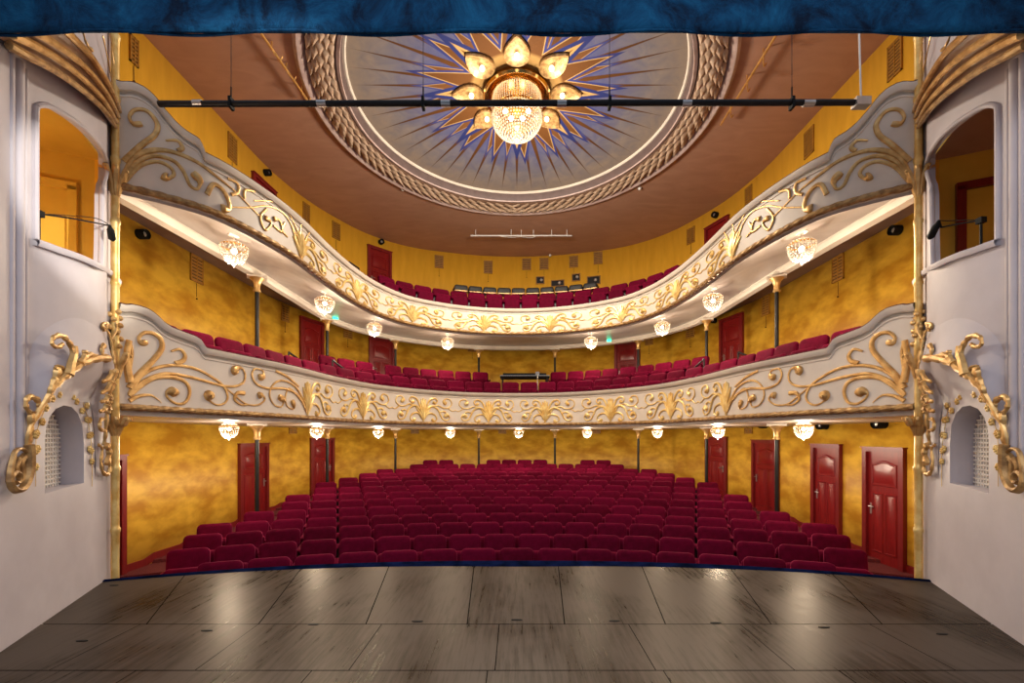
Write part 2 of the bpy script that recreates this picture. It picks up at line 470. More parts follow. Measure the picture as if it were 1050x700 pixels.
med = empty('ceiling_medallion', 'round painted sunburst medallion with laurel rim on the ceiling', 'medallion', (MC.x, MC.y, EYE + HC))
MB().lathe([(MR + .02, .0), (MR + .02, -.05), (MR - .04, -.09), (MR - .12, -.07), (MR - .16, -.02), (MR - .2, .02), (3.62, .03), (3.6, -.03), (3.54, -.05), (3.53, -.02)], n=144, cap=False).build('rim_moulding', M['rim'], med)
MB().lathe([(3.53, -.02), (3.50, .06), (3.485, .19)], n=144, cap=False).build('inner_cove', M['mauve'], med)
MB().lathe([(3.485, .19), (3.49, .155), (3.455, .145), (3.43, .165), (3.43, .20)], n=144, cap=False).build('inner_bead', M['plaster_house'], med)
MB().lathe([(3.44, .20)] + [(3.44 * (1 - t / 12), .20 + .22 * math.sin(t / 12 * PI / 2)) for t in range(1, 12)] + [(.01, .42)], n=96, cap=False).build('painted_disc', M['sun'], med)
ga = MB()
MB().lathe([(3.87 + .25 * math.cos(t * PI / 8), .0 - .07 * math.sin(t * PI / 8)) for t in range(9)], n=144, cap=False).build('garland_ground', M['core'], med)
nl = 84
for i in range(nl):
    for j, ph in enumerate((-1, 0, 1, .5, -.5)):
        a = 2 * PI * (i + (.5 if j >= 3 else 0)) / nl
        s = 1 if math.cos(a) > 0 else -1       # leaves point from the near side to the far side
        rc = 3.87 + ph * .17; zc = -.12 + .055 * abs(ph)
        dirv = Vector((-math.sin(a), math.cos(a), 0)) * s; rad = Vector((math.cos(a), math.sin(a), 0))
        c = rad * rc + Vector((0, 0, zc)); dirv = (dirv + rad * ph * .30 + Vector((0, 0, -.30))).normalized()
        L, W = .36, .125
        side = dirv.cross(Vector((0, 0, 1))).normalized()
        pts = [c - dirv * L * .5 + Vector((0, 0, .03)), c - dirv * .05 * L + side * W * .62, c + dirv * .5 * L, c - dirv * .05 * L - side * W * .62, c + Vector((0, 0, -.045)), c - dirv * L * .3 + Vector((0, 0, -.03)), c + dirv * L * .25 + Vector((0, 0, -.03))]
        ga.add(pts, [(0, 1, 5), (1, 4, 5), (0, 5, 3), (5, 4, 3), (1, 6, 4), (1, 2, 6), (4, 6, 3), (6, 2, 3)])
ga.build('laurel_garland', M['garland'], med, ang=60)

# main chandelier
ch = empty('crystal_chandelier', 'large crystal basket chandelier in a brass ring under the painted sunburst', 'chandelier', (0, 9.35, EYE + 7.42))
MB().lathe([(.0, .0), (.66, .0), (.70, -.04), (.72, -.12), (.69, -.16), (.66, -.15), (.65, -.08), (.60, -.06), (.57, -.16), (.55, -.17), (.53, -.06), (.0, -.05)], n=48, cap=False).build('ceiling_ring', M['brass'], ch)
def bead(mb, c, r):
    x, y, z = c
    mb.add([(x, y, z + r), (x + r * .8, y, z), (x, y + r * .8, z), (x - r * .8, y, z), (x, y - r * .8, z), (x, y, z - r)],
           [(0, 1, 2), (0, 2, 3), (0, 3, 4), (0, 4, 1), (5, 2, 1), (5, 3, 2), (5, 4, 3), (5, 1, 4)])
st = MB()
for j in range(64):
    a = 2 * PI * j / 64
    for i in range(13):
        t = i / 12; r = lerp(.50, .54, math.sin(t * PI)); bead(st, (r * math.cos(a), r * math.sin(a), -.12 - .40 * t), .021)
st.build('crystal_strands', M['crystal'], ch, smooth=False)
bk = MB()
for i in range(14):
    t = i / 13; r = .55 * math.cos(t * PI / 2 * .97) ** .8; z = -.52 - .44 * math.sin(t * PI / 2) ** 1.1
    n = max(6, int(58 * r / .55))
    for j in range(n):
        a = 2 * PI * (j + .5 * (i % 2)) / n; bead(bk, (r * math.cos(a), r * math.sin(a), z), .025)
bk.build('crystal_basket', M['crystal'], ch, smooth=False)
MB().lathe([(.54, -.49), (.56, -.50), (.56, -.53), (.54, -.54), (.53, -.515), (.54, -.49)], n=48, cap=False).build('basket_band', M['brass'], ch)
fi = MB()
for i in range(3):
    r = (.11, .08, .04)[i]
    for j in range(10): bead(fi, (r * math.cos(j * PI / 5), r * math.sin(j * PI / 5), -.97 - .035 * i), .022)
fi.ball((0, 0, -1.08), .035); fi.build('finial', M['crystal'], ch)
for j in range(6):
    a = j * PI / 3; MB().ball((.25 * math.cos(a), .25 * math.sin(a), -.42), .05, 10, 6).build('bulb', M['bulb_soft'], ch)
for k in range(8):                                           # eight teardrop lamps round the ring
    a = k * PI / 4 + PI / 2
    e = empty('sunburst_lamp', '', '', (.98 * math.cos(a) , 9.35 + .98 * math.sin(a), EYE + 7.40), a)
    side = ['far side, behind the basket', 'far left', 'left', 'near left', 'near side, topmost in the photo', 'near right', 'right', 'far right'][k]
    tag(e, 'gilded teardrop lamp on the %s of the chandelier ring' % side, 'lamp', 'teardrop lamps round the chandelier')
    rows = []
    for i in range(7):
        t = i / 6; row = []
        for j in range(24):
            b = 2 * PI * j / 24; rr = .25
            x = rr * math.cos(b); y = rr * math.sin(b)
            if x > 0: y *= (1 - .55 * (x / rr) ** 2); x *= 1.65
            q = [1, 1.05, 1.0, .9, .72, .45, .1][i]; z = [0, -.05, -.075, -.06, -.035, -.02, -.015][i]
            row.append((x * q, y * q, z))
        rows.append(row)
    MB().grid(rows, True).build('reflector', M['gold_dull'], e)
    MB().ball((0, 0, -.07), .055, 12, 7).build('bulb', M['bulb_lamp'], e)

# ------------------------------------------------------------------ balconies
def surface(C, N, pt, out=0.0):
    """photo point on the balcony front"""
    h = hit(C, pt[0])
    if not h: return None
    p, i = h; i0 = int(i); n = N[min(i0, len(N) - 1)]
    return Vector((p.x - n.x * out, p.y - n.y * out, hgt(pt[1], p.y))), Vector((-n.x, -n.y, 0)), p.y
def px_stroke(mb, C, N, pts, w0, w1, wend=None, sc=1, org=(0, 0), mirror=False):
    P = [Vector((org[0] + x / sc, org[1] + y / sc)) for x, y in pts]
    Q = crom(P, 5); out, ws, nr = [], [], []
    wend = wend and wend * 1.45
    for i, q in enumerate(Q):
        s = surface(C, N, q, .006)
        if not s: continue
        t = i / (len(Q) - 1); w = lerp(w0, w1, min(1, t * 1.3))
        if wend and t > .82: w = lerp(w, wend, math.sin((t - .82) / .18 * PI * .8))
        p, n, Z = s
        out.append(p); ws.append(w * Z / F); nr.append(n)
    if mirror:
        out = [Vector((-p.x, p.y, p.z)) for p in out]; nr = [Vector((-n.x, n.y, n.z)) for n in nr]
    if len(out) > 2: mb.stroke(out, ws, nr, .42)

LOWST = [  # strokes of the large scroll beside the proscenium, lower balcony (crop scale 5, origin 120,310)
 ([(60,440),(110,370),(180,300),(225,240),(222,190),(185,160),(140,155),(110,180),(120,205),(150,205)],7,3.4,4.5),
 ([(60,470),(120,380),(200,335),(300,322),(400,340),(480,380),(540,425),(565,480),(550,515),(510,525),(470,500),(465,475),(490,480)],4,2,7),
 ([(70,460),(140,400),(240,365),(350,378),(440,400),(530,425),(600,430),(645,410),(655,370),(635,335),(600,345),(610,365)],4,2,6),
 ([(60,480),(130,420),(200,385),(290,385),(350,410),(370,460),(350,510),(310,520),(270,500),(250,470),(280,455),(300,475)],5,2.4,7),
 ([(60,505),(110,480),(170,475),(210,500),(225,515)],5,1,None),
 ([(275,250),(320,240),(345,270),(335,300),(295,312)],2,5,None),
 ([(65,410),(50,330),(48,260),(60,195)],8,6,None),
 ([(75,440),(62,350),(75,260),(66,210)],5,3,None),
 ([(545,430),(600,475),(660,520),(720,525),(755,500),(745,475),(720,478)],1.8,2,5),
 ([(650,465),(615,465),(600,495),(630,522),(665,525)],5,2,None),
 ([(970,560),(930,480),(860,442),(770,440),(710,415),(690,370),(705,340),(745,350),(745,380),(722,382)],3,1.8,5),
 ([(970,545),(920,440),(850,400),(800,420),(780,470),(800,520),(840,535),(850,500),(825,482)],2.5,1.6,5),
 ([(940,500),(885,440),(862,480),(870,530),(905,545),(895,500)],2,1.6,4),
 ([(930,430),(870,380),(810,350)],2,3,None),
]
UPST = [  # upper balcony (scale 3.5, origin 120,80)
 ([(25,300),(90,240),(135,205),(145,165),(110,120),(65,115),(45,140),(60,165),(90,165)],6,3,4),
 ([(25,350),(60,290),(120,265),(190,265),(280,300),(350,350),(420,405),(480,465),(515,500)],5,1.6,None),
 ([(25,345),(62,282),(120,256),(200,262),(290,300),(370,362),(430,412)],4,1.4,None),
 ([(25,360),(70,305),(130,280),(200,296),(238,335),(262,385),(288,398),(296,370),(272,340)],5,3,6),
 ([(30,370),(80,318),(140,300),(188,318),(204,345),(184,360),(165,348)],4,3.4,7),
 ([(175,225),(215,225),(235,250),(218,262)],2,4.5,None),
 ([(322,418),(345,382),(378,402),(398,440),(400,472),(372,465)],5,4,6),
 ([(395,360),(430,378),(432,410),(408,418)],3,3.6,None),
 ([(455,432),(458,402),(492,408)],3,3,None),
 ([(390,462),(470,465),(540,460),(600,490),(650,580)],1.6,2,None),
 ([(490,440),(560,445),(610,480),(650,560)],1.4,2,None),
 ([(535,470),(512,500),(530,545),(552,520),(528,500)],3,2.6,4),
 ([(560,530),(590,552),(582,512),(560,505)],2.6,3,4),
 ([(610,570),(590,545),(600,520)],2,3,None),
 ([(660,650),(640,580),(625,530)],4,2.5,None), ([(660,650),(655,570),(660,510)],4,2,None), ([(660,650),(675,580),(700,540)],4,2,None),
]
def cell(mb, P0, P1, sgn=1):
    """half a repeat: P(t, v) maps 0..1 along the front from a palmette (t=0) to the middle of the panel (t=1)"""
def rep_strokes(mb, C, N, sa, sb, zb, zt, wm, seed=0):
    """leafy scrolls running from palmette at index sa to the panel middle at index sb"""
    def at(t, v):
        i = lerp(sa, sb, t); i0 = max(0, min(len(C) - 2, int(i))); f = i - i0
        p = C[i0].lerp(C[i0 + 1], f); n = N[i0]
        return Vector((p.x - n.x * .006, p.y - n.y * .006, lerp(zb, zt, v))), Vector((-n.x, -n.y, 0))
    S = [([(.03,.25),(.12,.50),(.28,.62),(.44,.52),(.52,.34),(.60,.14),(.74,.08),(.82,.20),(.74,.30),(.66,.22)],.055,.026,.085),
         ([(.30,.62),(.46,.66),(.60,.58),(.76,.58),(.88,.72),(.84,.90),(.70,.94),(.64,.82),(.72,.74)],.028,.026,.08),
         ([(.05,.4),(.12,.66),(.22,.88),(.36,.94),(.44,.84),(.38,.74),(.30,.80)],.05,.026,.07),
         ([(.04,.15),(.14,.32),(.26,.34),(.38,.26),(.42,.12),(.34,.04),(.26,.12)],.05,.026,.07),
         ([(.76,.58),(.90,.46),(1.0,.5)],.024,.018,None),
         ([(.52,.40),(.62,.44),(.70,.40)],.02,.04,None)]
    for pts, w0, w1, we in S:
        Q = crom([Vector(p) for p in pts], 4); out, ws, nr = [], [], []
        for i, q in enumerate(Q):
            t = i / (len(Q) - 1); w = lerp(w0, w1, min(1, t * 1.3))
            if we and t > .8: w = lerp(w, we, math.sin((t - .8) / .2 * PI * .8))
            p, n = at(q.x, q.y); out.append(p); nr.append(n); ws.append(w * wm)
        mb.stroke(out, ws, nr, .42, 7)
def palmette(mb, C, N, ic, zb, zt, wm, unit):
    for k, (dx, v1, w) in enumerate(((0, .90, .06), (-.06, .86, .05), (.06, .86, .05), (-.13, .74, .042), (.13, .74, .042), (-.21, .55, .034), (.21, .55, .034))):
        out, ws, nr = [], [], []
        for i in range(9):
            t = i / 8; ii = ic + (dx * t ** 1.4) * unit; i0 = max(0, min(len(C) - 2, int(ii)))
            p = C[i0].lerp(C[i0 + 1], ii - i0); n = N[i0]
            out.append(Vector((p.x - n.x * .006, p.y - n.y * .006, lerp(zb, zt, .02 + v1 * t)))); nr.append(Vector((-n.x, -n.y, 0)))
            ws.append(wm * w * (.5 + 1.1 * math.sin(PI * min(1, t * 1.0)) * (1 - .3 * t)))
        mb.stroke(out, ws, nr, .5, 7)

def balcony(name, label, C, zb, ztop, endpx, strokes, sc, org, palm_px, gold, rail_red):
    N = pnormals(C)
    root = empty(name, label, 'balcony')
    ends = [(hit(C, x)[1], hgt(y, hit(C, x)[0].y)) for x, y in endpx if hit(C, x)]
    ends = [(0, ends[0][1])] + ends
    nC = len(C) - 1
    def top(i):
        i = min(i, nC - i)
        if i >= ends[-1][0]: return ztop
        for (a, ha), (b, hb) in zip(ends, ends[1:]):
            if a <= i <= b: return lerp(ha, hb, (i - a) / max(b - a, 1e-6))
        return ztop
    # fine curve so that the stepped end keeps its shape
    fi = []
    for i in range(nC * 4 + 1): fi.append(i / 4)
    def P(i): i0 = min(int(i), nC - 1); return C[i0].lerp(C[i0 + 1], i - i0)
    FC = [P(i) for i in fi]; tops = [top(i) for i in fi]
    def hf(i, z): return zb + (tops[i] - zb) * z if z <= 1 else tops[i] + (z - 1)
    def sw(prof, closed=False): 
        mb = MB(); NN = pnormals(FC); rows = []
        for i, (p, n) in enumerate(zip(FC, NN)):
            rows.append([(p.x + n.x * o, p.y + n.y * o, (zb + v if m == 'b' else tops[i] + v)) for (o, m, v) in prof])
        b = len(mb.v); mb.grid(rows, closed)
        if closed:
            k = len(prof); mb.f.append(tuple(b + j for j in range(k))); mb.f.append(tuple(b + (len(rows) - 1) * k + j for j in range(k)))
        return mb
    sw([(.0, 'b', .0), (.0, 't', -.03), (.10, 't', -.03), (.10, 'b', .0)], True).build('parapet_panel', M['plaster_house'], root)
    sw([(.0, 't', -.150), (-.012, 't', -.145), (-.014, 't', -.125), (.0, 't', -.12), (-.0, 't', -.085), (-.03, 't', -.078), (-.045, 't', -.055), (-.055, 't', -.03), (-.06, 't', -.005), (-.05, 't', .0), (.13, 't', .0), (.13, 't', -.04)]).build('top_moulding', M['plaster_house'], root)
    sw([(-.052, 't', .0), (-.05, 't', .010), (-.03, 't', .016), (.11, 't', .016), (.12, 't', .0)], True).build('velvet_handrail', rail_red, root)
    # gilded rope along the foot
    rp = MB(); L = 0; FCr = resample(FC, 900); NN = pnormals(FCr); rows = []
    for i, (p, n) in enumerate(zip(FCr, NN)):
        rr = .036 * (1 + .22 * abs(math.sin(i * PI / 7))); row = []
        for j in range(8):
            b = 2 * PI * j / 8 + i * .10; row.append((p.x - n.x * (.02 + rr * math.cos(b)), p.y - n.y * (.02 + rr * math.cos(b)), zb + .035 + rr * math.sin(b)))
        rows.append(row)
    rp.grid(rows, True).build('rope_moulding', M['gold_dull'], root)
    for mir in (False, True):
        mb = MB()
        for pts, w0, w1, we in strokes: px_stroke(mb, C, N, pts, w0, w1, we, sc, org, mir)
        mb.build('gilded_scroll', gold, root)
    idx = [hit(C, x)[1] for x in palm_px]
    idx = idx + [nC - i for i in reversed(idx)]
    v0, v1 = zb + .07, ztop - .16
    for k, i in enumerate(idx):
        mb = MB(); palmette(mb, C, N, i, v0, v1, 1.35, 9.0); mb.build('gilded_palmette', M['gold_pale'], root)
    for a, b in zip(idx, idx[1:]):
        mid = (a + b) / 2; mb = MB()
        rep_strokes(mb, C, N, a, mid, v0, v1, 1.3); rep_strokes(mb, C, N, b, mid, v0, v1, 1.3)
        mb.build('gilded_scroll', M['gold_pale'], root)
    for a, s in ((idx[0], 1), (idx[-1], -1)):
        pass
    return root, FC, tops

rail_red = M['rail_dark']
lowb, LFC, LT = balcony('lower_balcony', 'lower horseshoe balcony with cream front and gilded scrollwork', LOWF, EYE + .30, EYE + 1.20,
    [(127,313),(133,312.5),(140,314),(148,316.5),(154,320),(160,325),(166,331),(174,336),(187,341),(198,345),(203,348),(207,354),(209.5,359)], LOWST, 5, (120, 310), [315, 372, 434, 501], M['gold'], rail_red)
upb, UFC, UT = balcony('upper_balcony', 'upper gallery balcony with cream front, stepped scroll ends and gilded foliage', UPF, EYE + 2.82, EYE + 3.54,
    [(125,87),(133,86.5),(140,88),(150,93),(158,100),(163,106),(168,113),(174,120),(180,127),(190,136),(200,142),(205,146),(207,152),(209.5,158.5)], UPST, 3.5, (120, 80), [308, 366, 423, 496], M['gold'], rail_red)

# soffits
nn = 161
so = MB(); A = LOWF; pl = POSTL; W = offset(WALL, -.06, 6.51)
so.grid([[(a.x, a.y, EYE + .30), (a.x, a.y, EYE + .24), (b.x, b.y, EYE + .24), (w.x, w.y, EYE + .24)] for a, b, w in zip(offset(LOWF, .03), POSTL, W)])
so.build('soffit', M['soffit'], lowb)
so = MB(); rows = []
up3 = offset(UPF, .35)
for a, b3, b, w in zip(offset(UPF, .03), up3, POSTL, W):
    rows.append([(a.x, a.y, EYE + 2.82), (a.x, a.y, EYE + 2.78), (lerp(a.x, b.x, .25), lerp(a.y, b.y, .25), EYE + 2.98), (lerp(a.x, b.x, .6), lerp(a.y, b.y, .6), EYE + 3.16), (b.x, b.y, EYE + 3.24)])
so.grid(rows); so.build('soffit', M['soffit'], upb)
bm_ = MB(); sweep(bm_, POSTL, [(-.05, EYE + 3.26), (-.05, EYE + 3.2), (-.02, EYE + 3.18), (.0, EYE + 3.13), (.13, EYE + 3.12), (.15, EYE + 3.2), (.15, EYE + 3.70)])
bm_.build('beam_cornice', M['plaster_house'], upb)
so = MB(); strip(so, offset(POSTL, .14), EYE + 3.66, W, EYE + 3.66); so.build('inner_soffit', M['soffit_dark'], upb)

# stepped decks
def deck(C, root, levels, start):
    mb = MB(); rows = []
    offs = []
    for d, z in levels: offs.append((d, z))
    for i in range(len(C)): rows.append([])
    prev = None
    for k, (d, z) in enumerate(levels):
        O = offset(C, d, 6.5)
        for i, p in enumerate(O):
            q = Vector((p.x, p.y))
            if prev is not None: rows[i].append((q.x, q.y, prev))
            rows[i].append((q.x, q.y, z))
        prev = z
    for i, w in enumerate(W): rows[i].append((w.x, w.y, prev))
    mb.grid(rows); return mb.build('stepped_deck', M['carpet'], root, ang=20)
LDECK = [(.09, EYE + .78), (1.22, EYE + 1.20), (2.08, EYE + 1.36)]
UDECK = [(.09, EYE + 3.40), (1.25, EYE + 3.92), (2.15, EYE + 4.50)]
deck(LOWF, lowb, LDECK, 0); deck(UPF, upb, UDECK, 0)

# iron posts on both tiers
def post(z0, z1, kind):
    r = empty('iron_post', '', '')
    MB().lathe([(.10, 0), (.10, .03), (.065, .06), (.055, .12)], n=16).build('base', M['iron'], r)
    MB().lathe([(.038, .10), (.036, z1 - z0 - .30)], n=16).build('shaft', M['iron'], r)
    H = z1 - z0
    MB().lathe([(.05, H - .31), (.065, H - .30), (.065, H - .27), (.05, H - .25), (.055, H - .18), (.075, H - .10), (.12, H - .06), (.13, H - .04), (.10, H - .035)], n=16).build('capital', M['gold'], r)
    MB().box((0, 0, H - .018), (.34, .2, .036)).build('bearing_plate', M['plaster_house'], r)
    return r
PX = [263, 335, 405, 490.5]
ordn = ['first', 'second', 'third', 'fourth']
for tier in (0, 1):
    first = None
    for side in (0, 1):
        for k, x in enumerate(PX):
            p, i = hit(POSTL, x + .5)
            if side: p = Vector((-p.x, p.y))
            z0 = stall_floor(p.x, p.y) if tier == 0 else EYE + 1.36; z1 = EYE + .238 if tier == 0 else EYE + 3.12
            o = post(z0, z1, tier)
            o.location = (p.x, p.y, z0)
            o.rotation_euler.z = math.atan2(p.x, -(p.y - 6)) if False else -math.atan2(p.x, p.y)
            tag(o, 'slender black iron post %s, %s counting from the %s side' % (('among the stalls' if tier == 0 else 'on the lower balcony'), ordn[k], ('left', 'right')[side]), 'post', ('posts under the lower balcony', 'posts under the upper balcony')[tier])

# ------------------------------------------------------------------ seats
def rbox(w, h, d, r, n=4, bev=.025, top_only=True):
    """upholstered slab: x width, z height, y depth, rounded upper corners, soft edges"""
    out = []
    def cor(cx, cz, a0): 
        for i in range(n + 1):
            a = a0 + i / n * PI / 2; out.append((cx + r * math.cos(a), cz + r * math.sin(a)))
    cor(w / 2 - r, h - r, 0); cor(-w / 2 + r, h - r, PI / 2)
    r0 = r; r = min(r, .03)
    cor(-w / 2 + r, r, PI); cor(w / 2 - r, r, PI * 1.5)
    def sc(k, y): return [((x) * (1 - 2 * k / w), y, (z - h / 2) * (1 - 2 * k / h) + h / 2) for x, z in out]
    rows = [sc(bev * 2.2, -d / 2 - .006), sc(bev, -d / 2), sc(bev * .3, -d / 2 + bev * .5), sc(0, -d / 2 + bev), sc(0, d / 2 - bev), sc(bev * .4, d / 2 - bev * .3), sc(bev, d / 2)]
    mb = MB().grid(rows, True); m = len(out)
    mb.f.append(tuple(reversed(range(m)))); mb.f.append(tuple(6 * m + i for i in range(m)))
    return mb
def xf(mb, M4):
    mb.v = [tuple(M4 @ Vector(p)) for p in mb.v]; return mb
def make_seat(name='theatre_seat', w=.50):
    r = empty(name, '', '')
    bk = rbox(w, .46, .09, .075); xf(bk, Matrix.Translation((0, .02, .39)) @ Matrix.Rotation(math.radians(-11), 4, 'X'))
    bk.build('backrest', M['velvet'], r, ang=60)
    ct = rbox(w - .05, .40, .10, .06); xf(ct, Matrix.Translation((0, -.10, .23)) @ Matrix.Rotation(math.radians(4), 4, 'X'))
    ct.build('seat_cushion', M['velvet'], r, ang=60)
    for s in (-1, 1):
        a = rbox(.30, .045, .045, .018, bev=.008); xf(a, Matrix.Translation((s * (w / 2 + .012), -.11, .52)) @ Matrix.Rotation(PI / 2, 4, 'Z'))
        a.build('armrest', M['velvet'], r, ang=60)
    for s in (-1, 1):
        fr = MB().box((s * (w / 2 + .012), -.06, .27), (.02, .16, .50)); fr.box((s * (w / 2 + .012), -.06, .012), (.05, .26, .024))
        fr.build('side_frame', M['iron'], r, smooth=False)
    return r
protoS = make_seat()
used = [False]
ordw = ['', 'first', 'second', 'third', 'fourth', 'fifth', 'sixth', 'seventh', 'eighth', 'ninth', 'tenth', 'eleventh', 'twelfth', 'thirteenth', 'fourteenth', 'fifteenth', 'sixteenth', 'seventeenth', 'eighteenth', 'nineteenth', 'twentieth']
def ow(i): return ordw[i] if i < len(ordw) else ('twenty-' + ordw[i - 20] if i < 30 else 'thirtieth' if i == 30 else 'thirty-' + ordw[i - 30])
def place_seat(x, y, z, rz, label, group, proto=protoS):
    if not proto.get('_used'): o = proto; proto['_used'] = 1
    else: o = copy_tree(proto)
    o.location = (x, y, z); o.rotation_euler = (0, 0, rz); tag(o, label, 'seat', group)
    return o
posts = []
for x in PX:
    p, _ = hit(POSTL, x + .5); posts += [p, Vector((-p.x, p.y))]
counts = [15, 18, 19, 20, 19, 18, 19, 18, 19, 18, 17, 16, 15, 12]
PITCH = .55
for r, (z, n) in enumerate(zip(rowZ, counts)):
    R = z - CEN.y; pts = []
    for k in range(n):
        a = (k - (n - 1) / 2) * PITCH / R
        x, y = R * math.sin(a), CEN.y + R * math.cos(a)
        if any((Vector((x, y)) - q).length < .36 for q in posts): continue
        if r == 13 and k in (2, 9): continue
        pts.append((x, y, a))
    for k, (x, y, a) in enumerate(pts):
        m = len(pts); left = k + 1; right = m - k
        side = 'left' if left <= right else 'right'; c = min(left, right)
        where = 'end seat on the %s' % side if c == 1 else ('%s from its %s end' % (ow(c), side) if left != right else 'its middle seat')
        place_seat(x, y, rowFloor[r], -a, 'crimson stalls seat, %s row from the stage, %s' % (ow(r + 1), where), 'stalls seats, %s row' % ow(r + 1))

def curve_seats(C, off, z, pxa, pxb, pitch, rowname, group, proto=protoS, skip=None, label='crimson velvet seat'):
    O = resample(offset(C, off, 6.3), 1200); N = pnormals(O); pts = []; d = 0; prev = None; acc = pitch
    for p, n in zip(O, N):
        if prev is not None: acc += (p - prev).length
        prev = p; X = CX + F * p.x / p.y
        if X < pxa or X > pxb: continue
        if acc < pitch: continue
        if any((p - q).length < .34 for q in posts): continue
        if skip and skip(X): continue
        pts.append((p, n)); acc = 0
    m = len(pts)
    for k, (p, n) in enumerate(pts):
        left = k + 1; right = m - k; side = 'left' if left <= right else 'right'; c = min(left, right)
        where = 'end seat on the %s' % side if c == 1 else ('%s from the %s end' % (ow(c), side) if left != right else 'middle seat')
        rz = math.atan2(n.y, n.x) - PI / 2
        place_seat(p.x, p.y, z, rz, '%s, %s, %s' % (label, rowname, where), group, proto)
    return pts
curve_seats(LOWF, .80, EYE + .78, 168, 892, .53, 'front row of the lower balcony', 'front row seats on the lower balcony')
curve_seats(LOWF, 1.68, EYE + 1.20, 338, 730, .53, 'back row of the lower balcony', 'back row seats on the lower balcony', skip=lambda X: 503 < X < 572 or 380 < X < 404 or 655 < X < 660)
curve_seats(UPF, .85, EYE + 3.40, 398, 692, .52, 'front row of the top gallery', 'seats in the gallery front row')
# black stools behind the gallery row
st0 = empty('stool', '', '')
rbox(.42, .17, .34, .07, bev=.02).build('padded_seat', M['dark_underside'], st0, ang=60, loc=(0, 0, .54))
MB().box((0, 0, .535), (.40, .33, .03)).build('brass_band', M['gold_dull'], st0)
lg = MB()
for sx in (-1, 1):
    for sy in (-1, 1): MB().tube([(sx * .19, sy * .15, 0), (sx * .15, sy * .12, .52)], .014, 8).build('leg', M['iron'], st0)
O = resample(offset(UPF, 1.62, 6.3), 800); N = pnormals(O); spots = []
for k in range(10):
    X = 472 + k * 14.9; h = hit(O, X); p, i = h; spots.append((p, N[int(i)]))
for k, (p, n) in enumerate(spots):
    o = st0 if k == 0 else copy_tree(st0)
    o.location = (p.x, p.y, EYE + 3.92); o.rotation_euler = (0, 0, math.atan2(n.y, n.x) - PI / 2)
    lab = 'black padded high stool in the gallery, ' + ('leftmost of ten' if k == 0 else 'rightmost of ten' if k == 9 else ('%s from the left' % ow(k + 1) if k < 5 else '%s from the right' % ow(10 - k)))
    tag(o, lab, 'stool', 'black stools behind the gallery seats')

# ------------------------------------------------------------------ doors and wall fittings (placed on the wall curve)
dn = [0]
def wall_frame(x1, x2):
    a, ia = hit(WALL, x1); b, ib = hit(WALL, x2)
    c = (a + b) / 2; t = (b - a); w = t.length; t.normalize(); n = Vector((t.y, -t.x))
    if n.dot(Vector((0, 6)) - c) < 0: n = -n
    return c, w, math.atan2(t.y, t.x), n
def door(x1, x2, ztop, zbot, label, arch=False, hinge=1, w=None):
    dn[0] += 1
    c, wd, rz, n = wall_frame(x1, x2); wd = w or wd
    # local +x along the wall, local -y into the room
    R = Matrix.Rotation(rz, 4, 'Z')
    inward = (R @ Vector((0, -1, 0))).xy
    if inward.dot(n) < 0: rz += PI
    p = c + n * .07
    root = bpy.data.objects.new('door_%d' % dn[0], None); COL.objects.link(root)
    root.location = (p.x, p.y, zbot); root.rotation_euler = (0, 0, rz); tag(root, label, None, None, 'structure')
    H = ztop - zbot; f = .09
    fr = MB().box((-wd / 2 + f / 2, -.02, H / 2), (f, .09, H)).box((wd / 2 - f / 2, -.02, H / 2), (f, .09, H)).box((0, -.02, H - f / 2), (wd - 2 * f, .09, f)).box((0, -.035, H - .012), (wd + .03, .10, .024))
    fr.build('door_frame', M['door_dark'], root, smooth=False)
    dw = wd - 2 * f; dh = H - f
    d = MB().box((0, .01, dh / 2), (dw, .04, dh))
    d.build('door_leaf', M['door'], root, smooth=False)
    pn = MB()
    def raised(cx, cz, w_, h_, ar=False):
        o = []
        k = 8
        for i in range(k + 1):
            t = i / k; o.append((cx + w_ / 2 - w_ * t, cz + h_ / 2 + (.07 * math.sin(PI * t) ** 2 if ar else 0)))
        o += [(cx - w_ / 2, cz - h_ / 2), (cx + w_ / 2, cz - h_ / 2)]
        def ins(dd, y): return [(cx + (x - cx) * (1 - 2 * dd / w_), y, cz + (z - cz) * (1 - 2 * dd / h_)) for x, z in o]
        rows = [ins(0, -.010), ins(.012, -.026), ins(.026, -.026), ins(.036, -.013), ins(.05, -.013), ins(.085, -.026)]
        pn.grid(rows, True); m = len(o); b = len(pn.v) - m; pn.f.append(tuple(b + i for i in range(m)))
    raised(0, dh * .79, dw * .78, dh * .20, True)
    raised(-dw * .205, dh * .36, dw * .36, dh * .54); raised(dw * .205, dh * .36, dw * .36, dh * .54)
    pn.build('raised_panel', M['door'], root, ang=30)
    hd = MB().box((hinge * (dw / 2 - .07), -.02, dh * .48), (.04, .012, .20)); hd.tube([(hinge * (dw / 2 - .07), -.02, dh * .50), (hinge * (dw / 2 - .07), -.07, dh * .50), (hinge * (dw / 2 - .18), -.07, dh * .50)], .010)
    hd.build('door_handle', M['steel'], root)
    return root
fz = lambda x1, x2: stall_floor(*((hit(WALL, x1)[0] + hit(WALL, x2)[0]) / 2))
def sd(x1, x2, top, label, **k): door(x1, x2, EYE + top, fz(x1, x2) + .0, label, **k)
sd(891, 934, -.19, 'red panelled door in the right stalls wall, nearest the stage', hinge=-1)
sd(837, 867, -.16, 'red panelled door in the right stalls wall, second from the stage', hinge=-1)
sd(775, 802, -.09, 'red panelled door in the right stalls wall behind the first post', hinge=-1)
sd(726, 748, -.02, 'red door at the curving right rear corner of the stalls', hinge=1)
sd(241, 271, -.17, 'red panelled door in the left stalls wall behind the first post', hinge=1)
sd(316, 340, -.05, 'red door at the curving left rear corner of the stalls', hinge=1)
